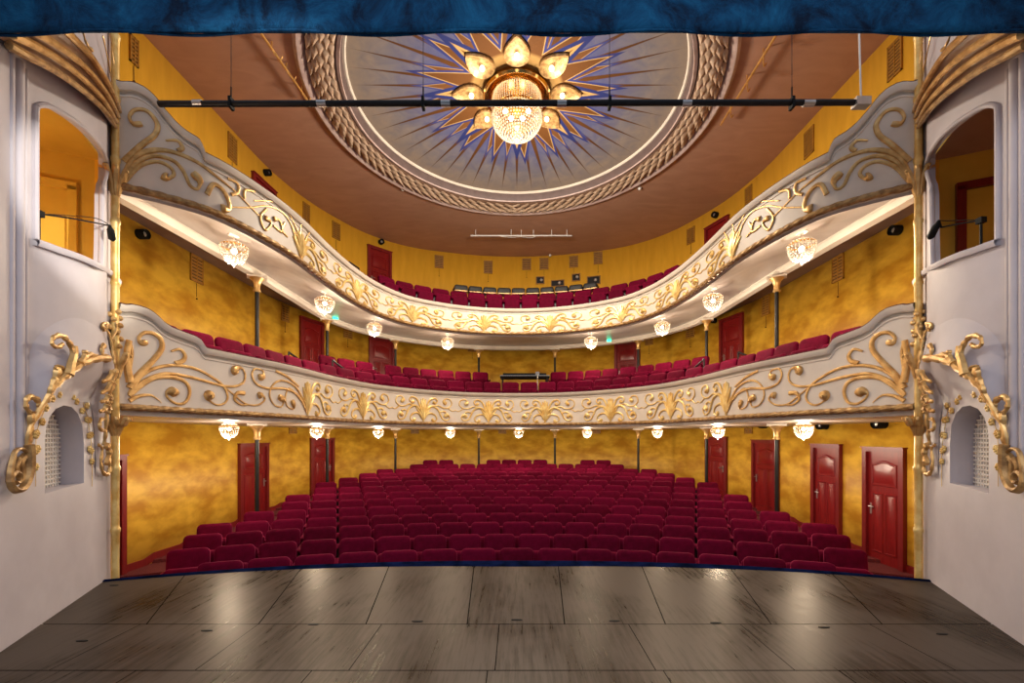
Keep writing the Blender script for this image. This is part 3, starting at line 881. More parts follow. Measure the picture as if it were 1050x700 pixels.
sd(95, 122, -.30, 'red door edge beside the left gilded column in the stalls', hinge=-1)
def cd(x1, x2, top, label, **k): door(x1, x2, EYE + top, EYE + 1.36, label, **k)
cd(305, 329, 3.48, 'red panelled door behind the lower balcony at the left side', hinge=1)
cd(377, 403, 3.46, 'red panelled door at the left rear of the lower balcony', hinge=-1)
cd(741, 765, 3.48, 'red panelled door behind the lower balcony at the right side', hinge=-1)
cd(631, 657, 3.46, 'red panelled door at the right rear of the lower balcony', hinge=-1)
def gd(x1, x2, top, label, **k): door(x1, x2, EYE + top, EYE + 4.5, label, **k)
gd(375.5, 400, 6.62, 'red gallery door at the left rear wall', hinge=-1)
gd(255, 279, 6.50, 'red gallery door top showing above the upper balcony at left', hinge=1)
gd(725.5, 750, 6.50, 'red gallery door top showing above the upper balcony at right', hinge=1)

vent0 = {}
def vent(x, y, wpx, hpx, label, drop=True, olive=True):
    c, wd, rz, n = wall_frame(x - wpx / 2, x + wpx / 2); Z = c.y; h = hpx * Z / F; z = hgt(y, Z)
    wd = wd
    R = Matrix.Rotation(rz, 4, 'Z')
    if (R @ Vector((0, -1, 0))).xy.dot(n) < 0: rz += PI
    p = c + n * .065
    r = empty('wall_vent', label, 'vent', (p.x, p.y, z - h / 2), rz, 'ventilation grilles in the ochre walls')
    MB().box((-wd / 2 + .012, -.01, h / 2), (.024, .03, h)).box((wd / 2 - .012, -.01, h / 2), (.024, .03, h)).box((0, -.01, h - .012), (wd, .03, .024)).box((0, -.01, .012), (wd, .03, .024)).box((0, -.01, h / 2), (.014, .03, h)).build('frame', M['vent'], r, smooth=False)
    MB().box((0, .0, h / 2), (wd - .02, .01, h - .02)).build('backing', M['vent_dark'], r, smooth=False)
    sl = MB(); k = max(4, int(h / .06))
    for i in range(k): sl.box((0, -.012, h * (i + .5) / k), (wd - .04, .012, h / k * .55))
    sl.build('louvres', M['vent'], r, smooth=False)
    if drop: MB().tube([(0, -.004, -.02), (0, -.004, -h * .55)], .005, 6).ball((0, -.01, -h * .62), .018).build('pull_cord', M['vent_dark'], r)
G = 'gallery wall'
for (x, y, w, h, lab) in (
    (235, 152, 9, 26, 'olive grille high on the left gallery wall above the balcony scroll'),
    (312, 219, 7, 20, 'olive grille on the gallery wall above the left balcony sweep'),
    (343, 237, 8, 17, 'olive grille on the gallery wall left of the left red door'),
    (450, 269, 9, 13, 'olive grille right of the left gallery door'),
    (500.5, 274.5, 9, 13, 'olive grille above the left end of the black stools'),
    (540, 271.5, 9, 12, 'olive grille on the gallery rear wall, left of its middle pair'),
    (558, 271, 9, 12, 'olive grille on the gallery rear wall near its middle'),
    (588.5, 269, 9, 12, 'olive grille on the gallery rear wall above a projection opening'),
    (613.5, 265, 9, 13, 'olive grille above the rightmost projection opening'),
    (710, 242, 8, 16, 'olive grille on the gallery wall left of the right red door'),
    (833, 146, 10, 27, 'olive grille on the right gallery wall near the bar end'),
    (922, 60, 15, 36, 'large olive grille on the right gallery wall beside the proscenium'),
    (133, 52, 9, 28, 'large olive grille on the left gallery wall beside the proscenium'),
    (770, 200, 7, 17, 'olive grille peeking above the right balcony sweep')):
    vent(x, y, w, h, lab, drop=(w < 9.5))
for (x, y, w, h, lab) in (
    (198, 276, 13, 27, 'olive grille on the left wall behind the lower balcony, nearest the stage'),
    (290, 321, 8, 17, 'olive grille left of the left balcony door'),
    (355, 340, 9, 14, 'olive grille between the two left balcony doors'),
    (484, 356, 9, 10, 'olive grille on the left rear wall beside the middle post'),
    (570, 356, 9, 10, 'olive grille on the rear wall beside the right middle post'),
    (666.5, 347, 8, 14, 'olive grille right of the right rear balcony door'),
    (709.5, 339, 9, 15, 'olive grille left of the right side balcony door'),
    (788, 313, 8, 20, 'olive grille right of the right side balcony door'),
    (863, 275, 12, 26, 'olive grille on the right wall behind the lower balcony, nearest the stage')):
    vent(x, y, w, h, lab, True)
for x, lab in ((425, 'small olive grille high on the stalls rear wall at left'), (515, 'small olive grille high on the stalls rear wall near the middle'), (298, 'small grille between the two left stalls doors'), (770, 'small grille between the two rear right stalls doors'), (612, 'small olive grille high on the stalls rear wall at right')):
    vent(x, 441.5, 8, 6, lab, False)
# projection openings
for (x, y, w, h, lab) in ((554, 288, 8, 7, 'small projection opening in the gallery rear wall, leftmost'), (572, 291, 13, 6, 'low wide projection opening above the black stools'), (591, 285, 8, 7, 'small square projection opening right of the wide one'), (609, 288, 13, 8, 'rightmost wide projection opening with a dark projector behind')):
    c, wd, rz, n = wall_frame(x - w / 2, x + w / 2); Z = c.y; hh = h * Z / F; p = c + n * .065
    R = Matrix.Rotation(rz, 4, 'Z')
    if (R @ Vector((0, -1, 0))).xy.dot(n) < 0: rz += PI
    r = empty('projection_opening', lab, 'opening', (p.x, p.y, hgt(y, Z) - hh / 2), rz, 'projection openings in the gallery rear wall')
    MB().box((-wd / 2, -.01, hh / 2), (.03, .04, hh + .03)).box((wd / 2, -.01, hh / 2), (.03, .04, hh + .03)).box((0, -.01, hh), (wd - .03, .04, .03)).box((0, -.01, 0), (wd - .03, .04, .03)).build('frame', M['vent'], r, smooth=False)
    MB().box((0, .005, hh / 2), (wd, .01, hh)).build('dark_pane', M['iron'], r, smooth=False)
    MB().lathe([(.05, 0), (.06, .05), (.045, .06), (.03, .04)], n=14).build('lens', M['steel'], r).rotation_euler = (PI / 2, 0, 0)
    r.children[-1].location = (wd * .15, -.0, hh * .5)
# round loudspeakers / spot cans
def can(x, y, rpx, label, length=.16):
    p, i = hit(WALL, x); Z = p.y; n = -WN[int(i)]; r_ = rpx * Z / F
    rz = math.atan2(n.y, n.x)
    q = p + n * (.062)
    r = empty('wall_spotlight', label, 'spotlight', (q.x, q.y, hgt(y, Z)), rz, 'round black wall fittings')
    a = MB().lathe([(r_, 0), (r_, length), (r_ * .92, length + .01), (r_ * .85, length - .03), (.002, length - .05)], n=20); xf(a, Matrix.Rotation(PI / 2, 4, 'Y')); a.build('housing', M['black'], r)
    b = MB().lathe([(r_ * .5, 0), (r_ * .45, .02), (.002, .03)], (0, 0, length - .055), 16); xf(b, Matrix.Rotation(PI / 2, 4, 'Y')); b.build('lens', M['steel'], r)
for (x, y, rp, lab) in ((138.5, 240, 5, 'round black fitting on the left wall under the upper balcony near the stage'), (269, 177, 3.2, 'round black fitting beside the left gallery door top'), (389, 249, 2.6, 'round black fitting above the left rear gallery door'),
    (736.5, 221, 3, 'round black fitting above the right gallery door'), (926, 236, 5, 'round black fitting on the right wall under the upper balcony near the stage'), (373, 340, 2.4, 'round black fitting left of the left rear balcony door'),
    (735, 329, 2.6, 'round black fitting left of the right side balcony door'), (850.5, 436, 4.2, 'black spotlight under the lower balcony between the two nearest right doors'), (910.5, 434.5, 5, 'black spotlight above the nearest right stalls door'), (788, 436, 3, 'black spotlight above the third right stalls door')):
    can(x, y, rp, lab, .14 if y < 430 else .18)
# exit lights
for (x, y, lab) in ((344, 325, 'green exit light at the left under the upper balcony'), (624.5, 348.5, 'round green exit light at the right rear under the upper balcony')):
    p, i = hit(POSTL, x); Z = p.y - .22; q = px(x, y, Z)
    r = empty('exit_light', lab, 'exit light', tuple(q), -math.atan2(q.x, q.y) - PI / 2)
    MB().box((-.03, 0, 0), (.05, .17, .14)).tube([(-.03, 0, .05), (-.03, 0, EYE + 3.17 - q.z)], .01, 6).build('housing', M['white'], r, smooth=False)
    MB().box((.0, 0, 0), (.014, .14, .11)).build('lamp_face', M['green'], r, smooth=False)
# long dark slot on the circle rear wall
p, i = hit(WALL, 532); c = px(532.5, 357.5, 16.92)
o = MB().box((0, 0, 0), (1.75, .07, .12)).box((0, -.04, 0), (1.68, .02, .06)).build('wall_bar', M['black'], loc=(c.x, 16.86, c.z)); tag(o, 'long black bar mounted on the rear wall under the upper balcony', 'bar')

# lighting console on lower balcony centre
rt = empty('mixing_desk', 'long black sound desk with pale rim in the gap of the lower balcony back row', 'desk', (px(538, 390, 13.9).x, 13.85, EYE + 1.20))
MB().box((0, 0, .66), (1.55, .5, .05)).build('desk_top', M['black'], rt, smooth=False)
MB().box((0, -.245, .70), (1.55, .02, .02)).box((-.77, 0, .70), (.02, .49, .02)).build('pale_rim', M['steel'], rt, smooth=False)
MB().box((0, .18, .76), (1.4, .08, .14)).build('meter_bridge', M['iron'], rt, smooth=False)
for s in (-1, 1):
    for t in (-1, 1): MB().box((s * .7, t * .2, .32), (.05, .05, .64)).build('leg', M['iron'], rt, smooth=False)
kn = MB()
for i in range(22): kn.box((-.68 + i * .065, -.05, .70), (.02, .03, .03))
kn.build('fader_row', M['white'], rt, smooth=False)
m2 = empty('desk_stand', 'small pale bracket stand at the right end of the sound desk', 'stand', (px(551, 390, 13.4).x, 13.35, EYE + 1.20))
MB().tube([(0, 0, 0), (0, 0, .72)], .015).build('pole', M['steel'], m2); MB().box((0, 0, .73), (.12, .03, .10)).build('head', M['steel'], m2, smooth=False); MB().lathe([(.1, 0), (.09, .02), (.02, .03)], n=14).build('base', M['iron'], m2)

# aisle handrails
for (C, xa, ya, xb, yb, off, zf, lab) in (
    (LOWF, 296, 361, 309, 370, 1.35, EYE + 1.2, 'black tubular handrail in front of the left side balcony door'),
    (LOWF, 341, 369, 356, 381, 1.35, EYE + 1.2, 'black tubular handrail between the two left balcony doors'),
    (LOWF, 757, 361, 765, 364, 1.5, EYE + 1.2, 'black tubular handrail in front of the right side balcony door'),
    (LOWF, 711, 378, 722, 368, 1.35, EYE + 1.2, 'black tubular handrail left of the right side balcony door'),
    (UPF, 358, 268.5, 368, 275, 1.4, EYE + 3.92, 'black tubular handrail left of the left gallery door')):
    O = offset(C, off, 6.4); a, _ = hit(O, xa); b, _ = hit(O, xb)
    A3 = Vector((a.x, a.y, hgt(ya, a.y))); B3 = Vector((b.x, b.y, hgt(yb, b.y)))
    r = empty('handrail', lab, 'handrail', (a.x, a.y, zf))
    o0 = Vector((a.x, a.y, zf)); z0 = 0
    MB().tube([A3 - o0 - Vector((0, 0, .04)), A3 - o0, (A3 + B3) / 2 - o0 + Vector((0, 0, .0)), B3 - o0, B3 - o0 - Vector((0, 0, .04))], .022, 8).build('rail', M['iron'], r)
    for Q in (A3, B3): MB().tube([(Q.x - o0.x, Q.y - o0.y, 0), Q - o0], .020, 8).build('leg', M['iron'], r)

# ------------------------------------------------------------------ small chandeliers
def make_chand(name, R, drop):
    r = empty(name, '', '')
    MB().lathe([(.002, 0), (.085, 0), (.08, -.012), (.03, -.03), (.012, -.04), (.010, -drop), (.002, -drop)], n=16, cap=False).build('ceiling_rose', M['white'], r)
    MB().lathe([(R * .95, -drop - .005), (R * .99, -drop - .012), (R * .99, -drop - .03), (R * .95, -drop - .035), (R * .95, -drop - .005)], n=24, cap=False).build('rim_ring', M['brass'], r)
    b = MB(); crown = MB()
    for i in range(3):
        t = i / 3; rr = R * lerp(.35, .95, t)
        for j in range(int(10 + 14 * t)):
            a = 2 * PI * j / int(10 + 14 * t); bead(crown, (rr * math.cos(a), rr * math.sin(a), -drop + .05 - .05 * t), R * .085)
    for i in range(9):
        t = i / 8; rr = R * math.cos(t * PI / 2 * .93) ** .75; z = -drop - .03 - R * 1.25 * math.sin(t * PI / 2) ** 1.15
        n = max(5, int(24 * rr / R))
        for j in range(n):
            a = 2 * PI * (j + .5 * (i % 2)) / n; bead(b, (rr * math.cos(a), rr * math.sin(a), z), R * .10)
    crown.build('crystal_crown', M['crystal'], r, smooth=False); b.build('crystal_basket', M['crystal'], r, smooth=False)
    bead(fi := MB(), (0, 0, -drop - .03 - R * 1.40), R * .17); fi.build('finial', M['crystal'], r, smooth=False)
    MB().ball((0, 0, -drop - R * .45), R * .22, 10, 6).build('bulb', M['bulb'], r)
    return r
LIGHTS = []
protoC = make_chand('small_chandelier', .19, .16); protoD = make_chand('small_chandelier', .14, .06)
upper = [(240, 6.66), (333, 9.1), (384, 11.3), (459, 13.1), (606, 12.9), (679, 11.2), (731, 8.9), (822, 6.5)]
uy = [252, 303, 331, 347, 345, 330, 300, 246]
un = ['first', 'second', 'third', 'fourth']
def soff_h(C, P, x):        # soffit height above the given point
    a, _ = hit(UPF, x); b, _ = hit(POSTL, x); return a, b
for k, (x, Z) in enumerate(upper):
    a, b = soff_h(UPF, POSTL, x); t = max(0, min(1, (Z - a.y) / (b.y - a.y)))
    z = EYE + (lerp(2.78, 2.98, t / .25) if t < .25 else lerp(2.98, 3.16, (t - .25) / .35) if t < .6 else lerp(3.16, 3.24, (t - .6) / .4)) + .008
    # slide along the sight line until the basket sits at the photographed height
    o = protoC if k == 0 else copy_tree(protoC)
    p = px(x, uy[k], Z); o.location = (p.x, Z, z)
    side = 'left' if k < 4 else 'right'; c = k if k < 4 else 7 - k
    tag(o, 'lit crystal bowl lamp under the upper balcony, %s from the stage on the %s' % (un[c], side), 'chandelier', 'crystal lamps under the upper balcony')
    LIGHTS.append(('u', (p.x, Z, z - .26)))
lower = [(235, 7.3), (325, 9.6), (388, 12.2), (462, 13.2), (532, 13.4), (602, 13.2), (674, 12.0), (736, 9.6), (824, 7.2)]
for k, (x, Z) in enumerate(lower):
    o = protoD if k == 0 else copy_tree(protoD)
    p = px(x, 441, Z); o.location = (p.x, Z, EYE + .24)
    side = 'left' if k < 4 else 'right'; c = min(k, 8 - k)
    tag(o, 'lit crystal bowl lamp under the lower balcony, ' + ('in the middle of the rear' if k == 4 else '%s from the stage on the %s' % (un[c], side)), 'chandelier', 'crystal lamps under the lower balcony')
    LIGHTS.append(('l', (p.x, Z, EYE + .24 - .17)))

# ------------------------------------------------------------------ proscenium side walls with the boxes (built left, mirrored right)
BA = Vector((-3.83, 3.22)); BD = Vector((-.464, 1.0)); BN = Vector((.907, .421))
def bulge(t, h):
    if t < .30 or t > 1.62: b = 0
    else: b = .16 * math.sin(PI * ((t - .30) / 1.32)) ** .9
    g_ = max(0, min(1, (h - .25) / .6)); g_ = g_ * g_ * (3 - 2 * g_)
    return b * g_
def base(t, o): p = BA + BD * t + BN * o; return p
def tpix(x, off):
    k = (x - CX) / F; A = BA + BN * off
    # A.x + BD.x t = k (A.y + t)
    return (A.x - k * A.y) / (k - BD.x)
def wp(x, y, off=0, flat=False):
    """photo point on the side wall, off metres proud of it"""
    o = 0
    for _ in range(8):
        t = tpix(x, o + off); p = base(t, o + off); h = (CY - y) * p.y / F
        o = 0 if flat else .5 * o + .5 * bulge(t, h)
    t = tpix(x, o + off); p = base(t, o + off)
    return Vector((p.x, p.y, hgt(y, p.y)))
BN3 = Vector((BN.x, BN.y, 0))
def wp_stroke(mb, pts, w0, w1, we=None, off=.006, sc=1, org=(0, 0), relief=.5, flat=False, offs=None):
    P = [Vector((org[0] + x / sc, org[1] + y / sc, (offs[i] if offs else off))) for i, (x, y) in enumerate(pts)]
    Q = crom(P, 5); out, ws = [], []
    for i, q in enumerate(Q):
        t = i / (len(Q) - 1); w = lerp(w0, w1, t)
        if we and t > .8: w = lerp(w, we, math.sin((t - .8) / .2 * PI * .8))
        w *= 1 + (.22 * math.sin(i * 1.7) if relief < .55 and w > 1.5 else 0)
        p = wp(q.x, q.y, q.z, flat); out.append(p); ws.append(w * p.y / F)
    mb.stroke(out, ws, [BN3] * len(out), relief)

def cutter(outline_pts, depth0=-.9, depth1=.9):
    """prism through the wall along its normal from photo outline"""
    mb = MB(); n = len(outline_pts)
    a = [p + BN3 * depth0 for p in outline_pts]; b = [p + BN3 * depth1 for p in outline_pts]
    mb.grid([a, b], True); mb.f.append(tuple(range(n))); mb.f.append(tuple(n + i for i in reversed(range(n))))
    return mb.mesh('cut', None, False)
open_px = [(36.5,246),(36.5,200),(36.5,150),(36.8,113),(39,108.5),(44,107.5),(52,109),(62,114.5),(75,122.5),(87,132),(97,142),(104,152),(108.5,163),(110,172),(108,182),(105.5,190),(104.5,200),(104.3,225),(104,250),(103.5,272),(95,268),(80,261),(65,255.5),(50,251)]
niche_px = [(46,506),(46,480),(46,452),(47.5,438),(51,427),(57,419),(65,415.5),(73,417),(80,424),(84.5,436),(86,455),(86,475),(86,495),(66,500)]
hole1 = [wp(x, y) for x, y in open_px]; hole2 = [wp(x, y, 0, True) for x, y in niche_px]
def wall_grid():
    mb = MB(); rows = []
    T = [-2.2, -1.5, -1, -.6, -.3, 0, .15] + [.3 + i * .05 for i in range(31)] + [1.83]
    Hs = [-2.6, -1.6, -1.2, -.8, -.5, -.3, 0, .2] + [.25 + .05 * i for i in range(1, 14)] + [1.2, 1.5, 1.8, 2.1, 2.4, 2.7, 3.0, 3.3, 3.6, 4, 4.6]
    fr = [[(*base(t, bulge(t, h)), EYE + h) for h in Hs] for t in T]
    bk = [[(*base(t, bulge(t, h) - .07), EYE + h) for h in Hs] for t in T]
    n, m = len(T), len(Hs)
    mb.grid(fr); b = len(mb.v); mb.grid(bk)
    for i in range(n - 1):
        mb.f.append((i * m, b + i * m, b + (i + 1) * m, (i + 1) * m)); mb.f.append((i * m + m - 1, (i + 1) * m + m - 1, b + (i + 1) * m + m - 1, b + i * m + m - 1))
    for j in range(m - 1):
        mb.f.append((j, j + 1, b + j + 1, b + j)); q = (n - 1) * m; mb.f.append((q + j, b + q + j, b + q + j + 1, q + j + 1))
    return mb
def cut_wall():
    o = wall_grid().build('tmp', M['plaster'], smooth=False)
    cs = []
    for hole in (hole1, hole2):
        c = bpy.data.objects.new('c', cutter(hole)); COL.objects.link(c); cs.append(c)
        md = o.modifiers.new('b', 'BOOLEAN'); md.operation = 'DIFFERENCE'; md.object = c; md.solver = 'EXACT'
    dg = bpy.context.evaluated_depsgraph_get(); dg.update()
    me = bpy.data.meshes.new_from_object(o.evaluated_get(dg))
    for c in cs: bpy.data.objects.remove(c)
    bpy.data.objects.remove(o)
    return me
wall_me = cut_wall()
wall_me.name = 'wall_left'
wall_me.polygons.foreach_set('use_smooth', [True] * len(wall_me.polygons)); wall_me.set_sharp_from_angle(angle=math.radians(35))
def mirrored(me):
    m2 = me.copy(); bm = bmesh.new(); bm.from_mesh(m2)
    for v in bm.verts: v.co.x = -v.co.x
    bmesh.ops.reverse_faces(bm, faces=bm.faces); bm.to_mesh(m2); bm.free(); return m2

def hood_curves():
    E = [((27,474),.03),((28.5,446),.06),((36,426),.12),((43,413),.18),((56,391),.30),((69,379),.38),((83,370),.44),((97,365),.46),((110,366),.42),((117,374),.34),((116,388),.27),((111,406),.20),((109,427),.13),((107,450),.07),((106,470),.03)]
    Wc = [((33,500)),((31.5,470)),((32.5,446)),((36,428)),((42,412)),((51,398)),((62,389.5)),((73,388)),((83,393)),((90,404)),((94,419)),((96.5,436)),((97.5,455)),((98,472)),((98.5,492))]
    En = crom([Vector((p[0], p[1], o)) for p, o in E], 4); Wn = crom([Vector((x, y, 0)) for x, y in Wc], 4)
    E3 = [wp(q.x, q.y, q.z * .45, True) for q in En]; W3 = [wp(q.x, q.y, .006, True) for q in Wn]
    return E3, W3
E3, W3 = hood_curves()
shadow_side = {}
for mir, side in ((False, 'left'), (True, 'right')):
    S = -1 if mir else 1
    me = mirrored(wall_me) if mir else wall_me
    w = bpy.data.objects.new('wall_' + side, me); COL.objects.link(w); tag(w, 'pale plaster proscenium wall at the %s with an open box window' % side, None, None, 'structure')
    # flutes: vertical mouldings at the stage end
    fm = MB()
    for x0, r_ in ((11.5, .018), (19, .035), (26, .018)):
        p = wp(x0, 450, 0, True); fm.tube([(p.x, p.y, 1.30), (p.x, p.y, EYE + 2.95)], r_, 10)
    p0 = wp(15, 450, 0, True)
    fm.build('trim_%d' % (2 if not mir else 3), M['plaster'], mirror=mir, kind='structure')
    tag(bpy.data.objects['trim_%d' % (2 if not mir else 3)], 'vertical plaster mouldings on the %s stage wall' % side)
    # raised frame round the box opening and parapet cap
    ft = MB(); loop = [p + BN3 * .0 for p in [wp(x, y, .0) for x, y in open_px]]
    dens = crom([p for p in loop[0:20]], 3)
    for p in [0]: ft.tube([q for q in dens], .022, 8)
    ft.build('trim_%d' % (4 if not mir else 5), M['plaster'], mirror=mir, kind='structure')
    cap = MB(); pts = [wp(x, y, .0) for x, y in ((33,245.5),(45,249.5),(57,254),(72,259),(86,264.5),(98,270.5),(108.6,276.5),(115,282),(120,288))]; pts = crom(pts, 3)
    rows = []
    for p in pts: rows.append([p + BN3 * .035 + Vector((0, 0, -.045)), p + BN3 * .045 + Vector((0, 0, -.02)), p + BN3 * .045 + Vector((0, 0, .004)), p + BN3 * .02 + Vector((0, 0, .016)), p - BN3 * .09 + Vector((0, 0, .016)), p - BN3 * .09 + Vector((0, 0, -.045))])
    tag(cap.grid(rows, True).build('trim_%d' % (6 + mir), M['plaster'], mirror=mir), 'curved plaster cap on the parapet of the %s stage box' % side, None, None, 'structure')
    # box room behind the opening
    rm = MB(); 
    def bp(t, o, z): q = base(t, o); return (q.x, q.y, z)
    z0, z1 = EYE + .9, EYE + 3.15
    c4 = [bp(.22, -.085, 0), bp(.22, -1.5, 0), bp(1.80, -1.5, 0), bp(1.80, -.085, 0)]
    rm.grid([[(x, y, z0), (x, y, z1)] for x, y, _ in c4])
    rm.build('wall_box_' + side, M['box_ochre'], mirror=mir, smooth=False, kind='structure')
    rc = MB().add([(x, y, z1) for x, y, _ in c4], [(0, 1, 2, 3)]).build('ceiling_box_' + side, M['box_ochre' if not mir else 'ceiling'], mirror=mir, smooth=False, kind='structure')
    MB().add([(x, y, z0) for x, y, _ in c4], [(0, 1, 2, 3)]).build('floor_box_' + side, M['carpet'], mirror=mir, smooth=False, kind='structure')
    # door jamb inside the box
    jb = MB(); rj = math.atan2(BN.y, BN.x)
    for oo in (-.34, -1.0): q = base(1.77, oo); jb.box((q.x, q.y, lerp(z0, z1, .42)), (.08, .05, 1.88), rj)
    q = base(1.77, -.67); jb.box((q.x, q.y, lerp(z0, z1, .42) + .94), (.74, .05, .08), rj)
    tag(jb.build('trim_%d' % (8 + mir), M['box_ochre'] if not mir else M['door_dark'], mirror=mir, smooth=False), '%s door frame inside the %s stage box' % (('ochre', 'dark red')[mir], side), None, None, 'structure')
    # niche window
    nw = empty('lattice_window', 'small arched niche window with white lattice in the %s stage wall' % side, 'window')
    n3 = hole2; dpt = .20
    cn = sum(n3, Vector()) / len(n3); n4 = [cn + (p - cn) * 1.02 for p in n3]
    rv = MB(); rv.grid([[p - BN3 * .05 for p in n4], [p - BN3 * dpt for p in n4]], True).build('reveal', M['plaster'], nw, mirror=mir, ang=35)
    bw = MB().add([p - BN3 * (dpt - .001) for p in n4], [tuple(range(len(n3)))]); bw.build('pane', M['box_ochre'], nw, mirror=mir, smooth=False)
    lt = MB(); d1 = Vector((BD.x, BD.y, 0)).normalized()
    o3 = n3[0]; W_ = (n3[12] - n3[0]).dot(d1); H_ = .80
    zt = n3[6].z; zb_ = n3[0].z
    for i in range(1, 15):
        u = W_ * i / 15; hgtc = zt - (abs(u / W_ - .5) * 2) ** 2.6 * .30
        lt.box(o3 - BN3 * (dpt - .02) + d1 * u + Vector((0, 0, (hgtc - zb_) / 2)), (.015, .014, hgtc - zb_), math.atan2(BD.y, BD.x))
    for i in range(1, 18):
        z = lerp(zb_, zt, i / 18); t = (z - zb_) / (zt - zb_); half = W_ / 2 * (1 if t < .6 else math.sqrt(max(.02, 1 - ((t - .6) / .4) ** 2)))
        c = o3 - BN3 * (dpt - .02) + d1 * W_ / 2; c.z = z; lt.box(c, (half * 2, .014, .015), math.atan2(BD.y, BD.x))
    lt.build('lattice', M['lattice'], nw, mirror=mir, smooth=False)
    # arched hood
    hd = empty('niche_hood', 'arched plaster hood with gilded leaf edge and flowers over the %s niche' % side, 'hood')
    sh = MB(); rows = []
    for i, (e, w3) in enumerate(zip(E3, W3)):
        mid = e.lerp(w3, .5) + (e - w3).normalized() * .0 + Vector((0, 0, .03 * math.sin(PI * i / len(E3))))
        rows.append([e, e.lerp(w3, .25) + Vector((0, 0, .05 * math.sin(PI * i / len(E3)))), e.lerp(w3, .55) + Vector((0, 0, .05 * math.sin(PI * i / len(E3)))), e.lerp(w3, .82), w3])
    sh.grid(rows); 
    rows = []
    for i, e in enumerate(E3):      # outer skin running back up to the box front
        s = math.sin(PI * i / (len(E3) - 1)); off = (e.xy - BA).dot(BN)
        tt = (e.xy - BA - BN * off).y / BD.y
        r = []
        for k in range(6):
            u = k / 5; hz = e.z - EYE + .50 * s * u + .01; tk = tt + (-.10 if i < len(E3) / 2 else .06) * (1 - s) * u
            tgt = bulge(tk, hz) - .02; oo = lerp(off, tgt, u ** .7)
            q = base(tk, oo); r.append((q.x, q.y, EYE + hz))
        r[0] = tuple(e); rows.append(r)
    sh.grid(rows); sh.build('hood_shell', M['plaster'], hd, mirror=mir, ang=70)
    gl = MB()
    def hs(pts, offs, w0, w1, we=None, relief=.5): wp_stroke(gl, pts, w0, w1, we, offs=[o * .45 + .015 for o in offs], sc=3.5, org=(0, 330), relief=relief, flat=True)
    hs([(95,500),(100,400),(150,300),(200,225),(240,190),(290,150),(340,132),(385,130)], [.04,.08,.18,.30,.38,.44,.47,.46], 5, 8)
    hs([(98,470),(104,420),(105,370),(108,320)], [.05,.07,.08,.10], 4, 9)
    hs([(108,330),(90,300),(98,270),(125,275),(138,300),(130,340)], [.1,.11,.12,.13,.13,.12], 5, 7)
    hs([(165,290),(180,240),(195,200),(205,160)], [.2,.26,.28,.3], 6, 9); hs([(205,200),(225,180),(215,160),(195,170)], [.3,.32,.32,.3], 4, 5)
    hs([(240,190),(250,150),(262,110),(262,85)], [.38,.38,.38,.38], 10, 6, None, .6)
    hs([(262,120),(245,75),(220,50),(190,55),(185,80),(205,90),(222,80)], [.38,.36,.34,.33,.32,.32,.32], 7, 3, 5)
    hs([(285,150),(300,125),(300,100)], [.44,.44,.44], 8, 6); hs([(300,130),(325,115),(350,128)], [.45,.45,.46], 5, 4)
    hs([(410,150),(405,120),(395,60),(380,20),(385,5),(365,10),(372,30)], [.40,.38,.35,.33,.33,.33,.33], 3, 3, 5)
    hs([(372,130),(362,100),(372,82)], [.45,.42,.4], 4, 6); hs([(400,60),(415,30),(412,0)], [.33,.33,.33], 2, 4)
    # right limb
    hs([(412,170),(395,240),(382,320),(376,400),(370,440)], [.33,.25,.18,.12,.08], 6, 4)
    for (a, b) in (((400,180),(365,215)), ((395,215),(362,255)), ((385,265),(360,285)), ((380,300),(355,320))):
        hs([a, ((a[0]+b[0])/2+2, (a[1]+b[1])/2+8), b], [.28,.26,.24], 7, 3)
        hs([(a[0]+4,a[1]), (a[0]+12, a[1]+12), (a[0]+8, a[1]+30)], [.28,.26,.24], 6, 3)
    hs([(352,440),(365,455),(360,500),(368,540),(385,545),(392,520),(385,480)], [.06]*7, 3, 5, 4); hs([(378,440),(388,470),(378,510)], [.07]*3, 7, 7); hs([(380,350),(360,350),(355,380),(372,390)], [.14]*4, 4, 4)
    gl.build('gilded_leaf_edge', M['gold'], hd, mirror=mir)
    # big volute
    vo = MB()
    wp_stroke(vo, [(96,440),(100,480),(98,540),(80,590),(55,605),(35,590),(30,560),(45,540),(62,550),(64,572),(52,578)], 8, 5, 5, off=.05, sc=3.5, org=(0, 330), relief=.8, flat=True)
    wp_stroke(vo, [(95,470),(75,455),(50,465),(38,500),(30,540),(28,575)], 3, 6, None, off=.05, sc=3.5, org=(0, 330), relief=.8, flat=True)
    wp_stroke(vo, [(85,480),(70,500),(75,540),(70,570)], 8, 6, None, off=.03, sc=3.5, org=(0, 330), relief=.6, flat=True)
    wp_stroke(vo, [(60,490),(50,520),(60,545)], 8, 6, None, off=.03, sc=3.5, org=(0, 330), relief=.6, flat=True)
    vo.build('gilded_volute', M['gold_dull'], hd, mirror=mir)
    fw = MB()
    for (x, y) in [(128,520),(128,462),(128,405),(135,455),(132,400),(152,358),(165,308),(160,280),(188,275),(185,240),(212,260),(205,230),(232,215),(240,240),(250,220),(262,232),(262,268),(275,285),(280,250),(295,318),(312,300),(312,350),(322,352),(320,408),(328,405),(328,462),(322,455),(330,500)]:
        p = wp(x / 3.5, 330 + y / 3.5, .012, True)
        for j in range(5):
            a = j * 2 * PI / 5; d1 = Vector((BD.x, BD.y, 0)).normalized()
            c = p + d1 * .020 * math.cos(a) + Vector((0, 0, .020 * math.sin(a))); fw.ball(c, .0155, 7, 4)
        fw.ball(p + BN3 * .012, .012, 7, 4)
    for q in ([(128,590),(128,460),(130,400)], [(330,590),(330,470),(322,400)]): wp_stroke(fw, q, .7, .8, None, off=.006, sc=3.5, org=(0, 330), flat=True)
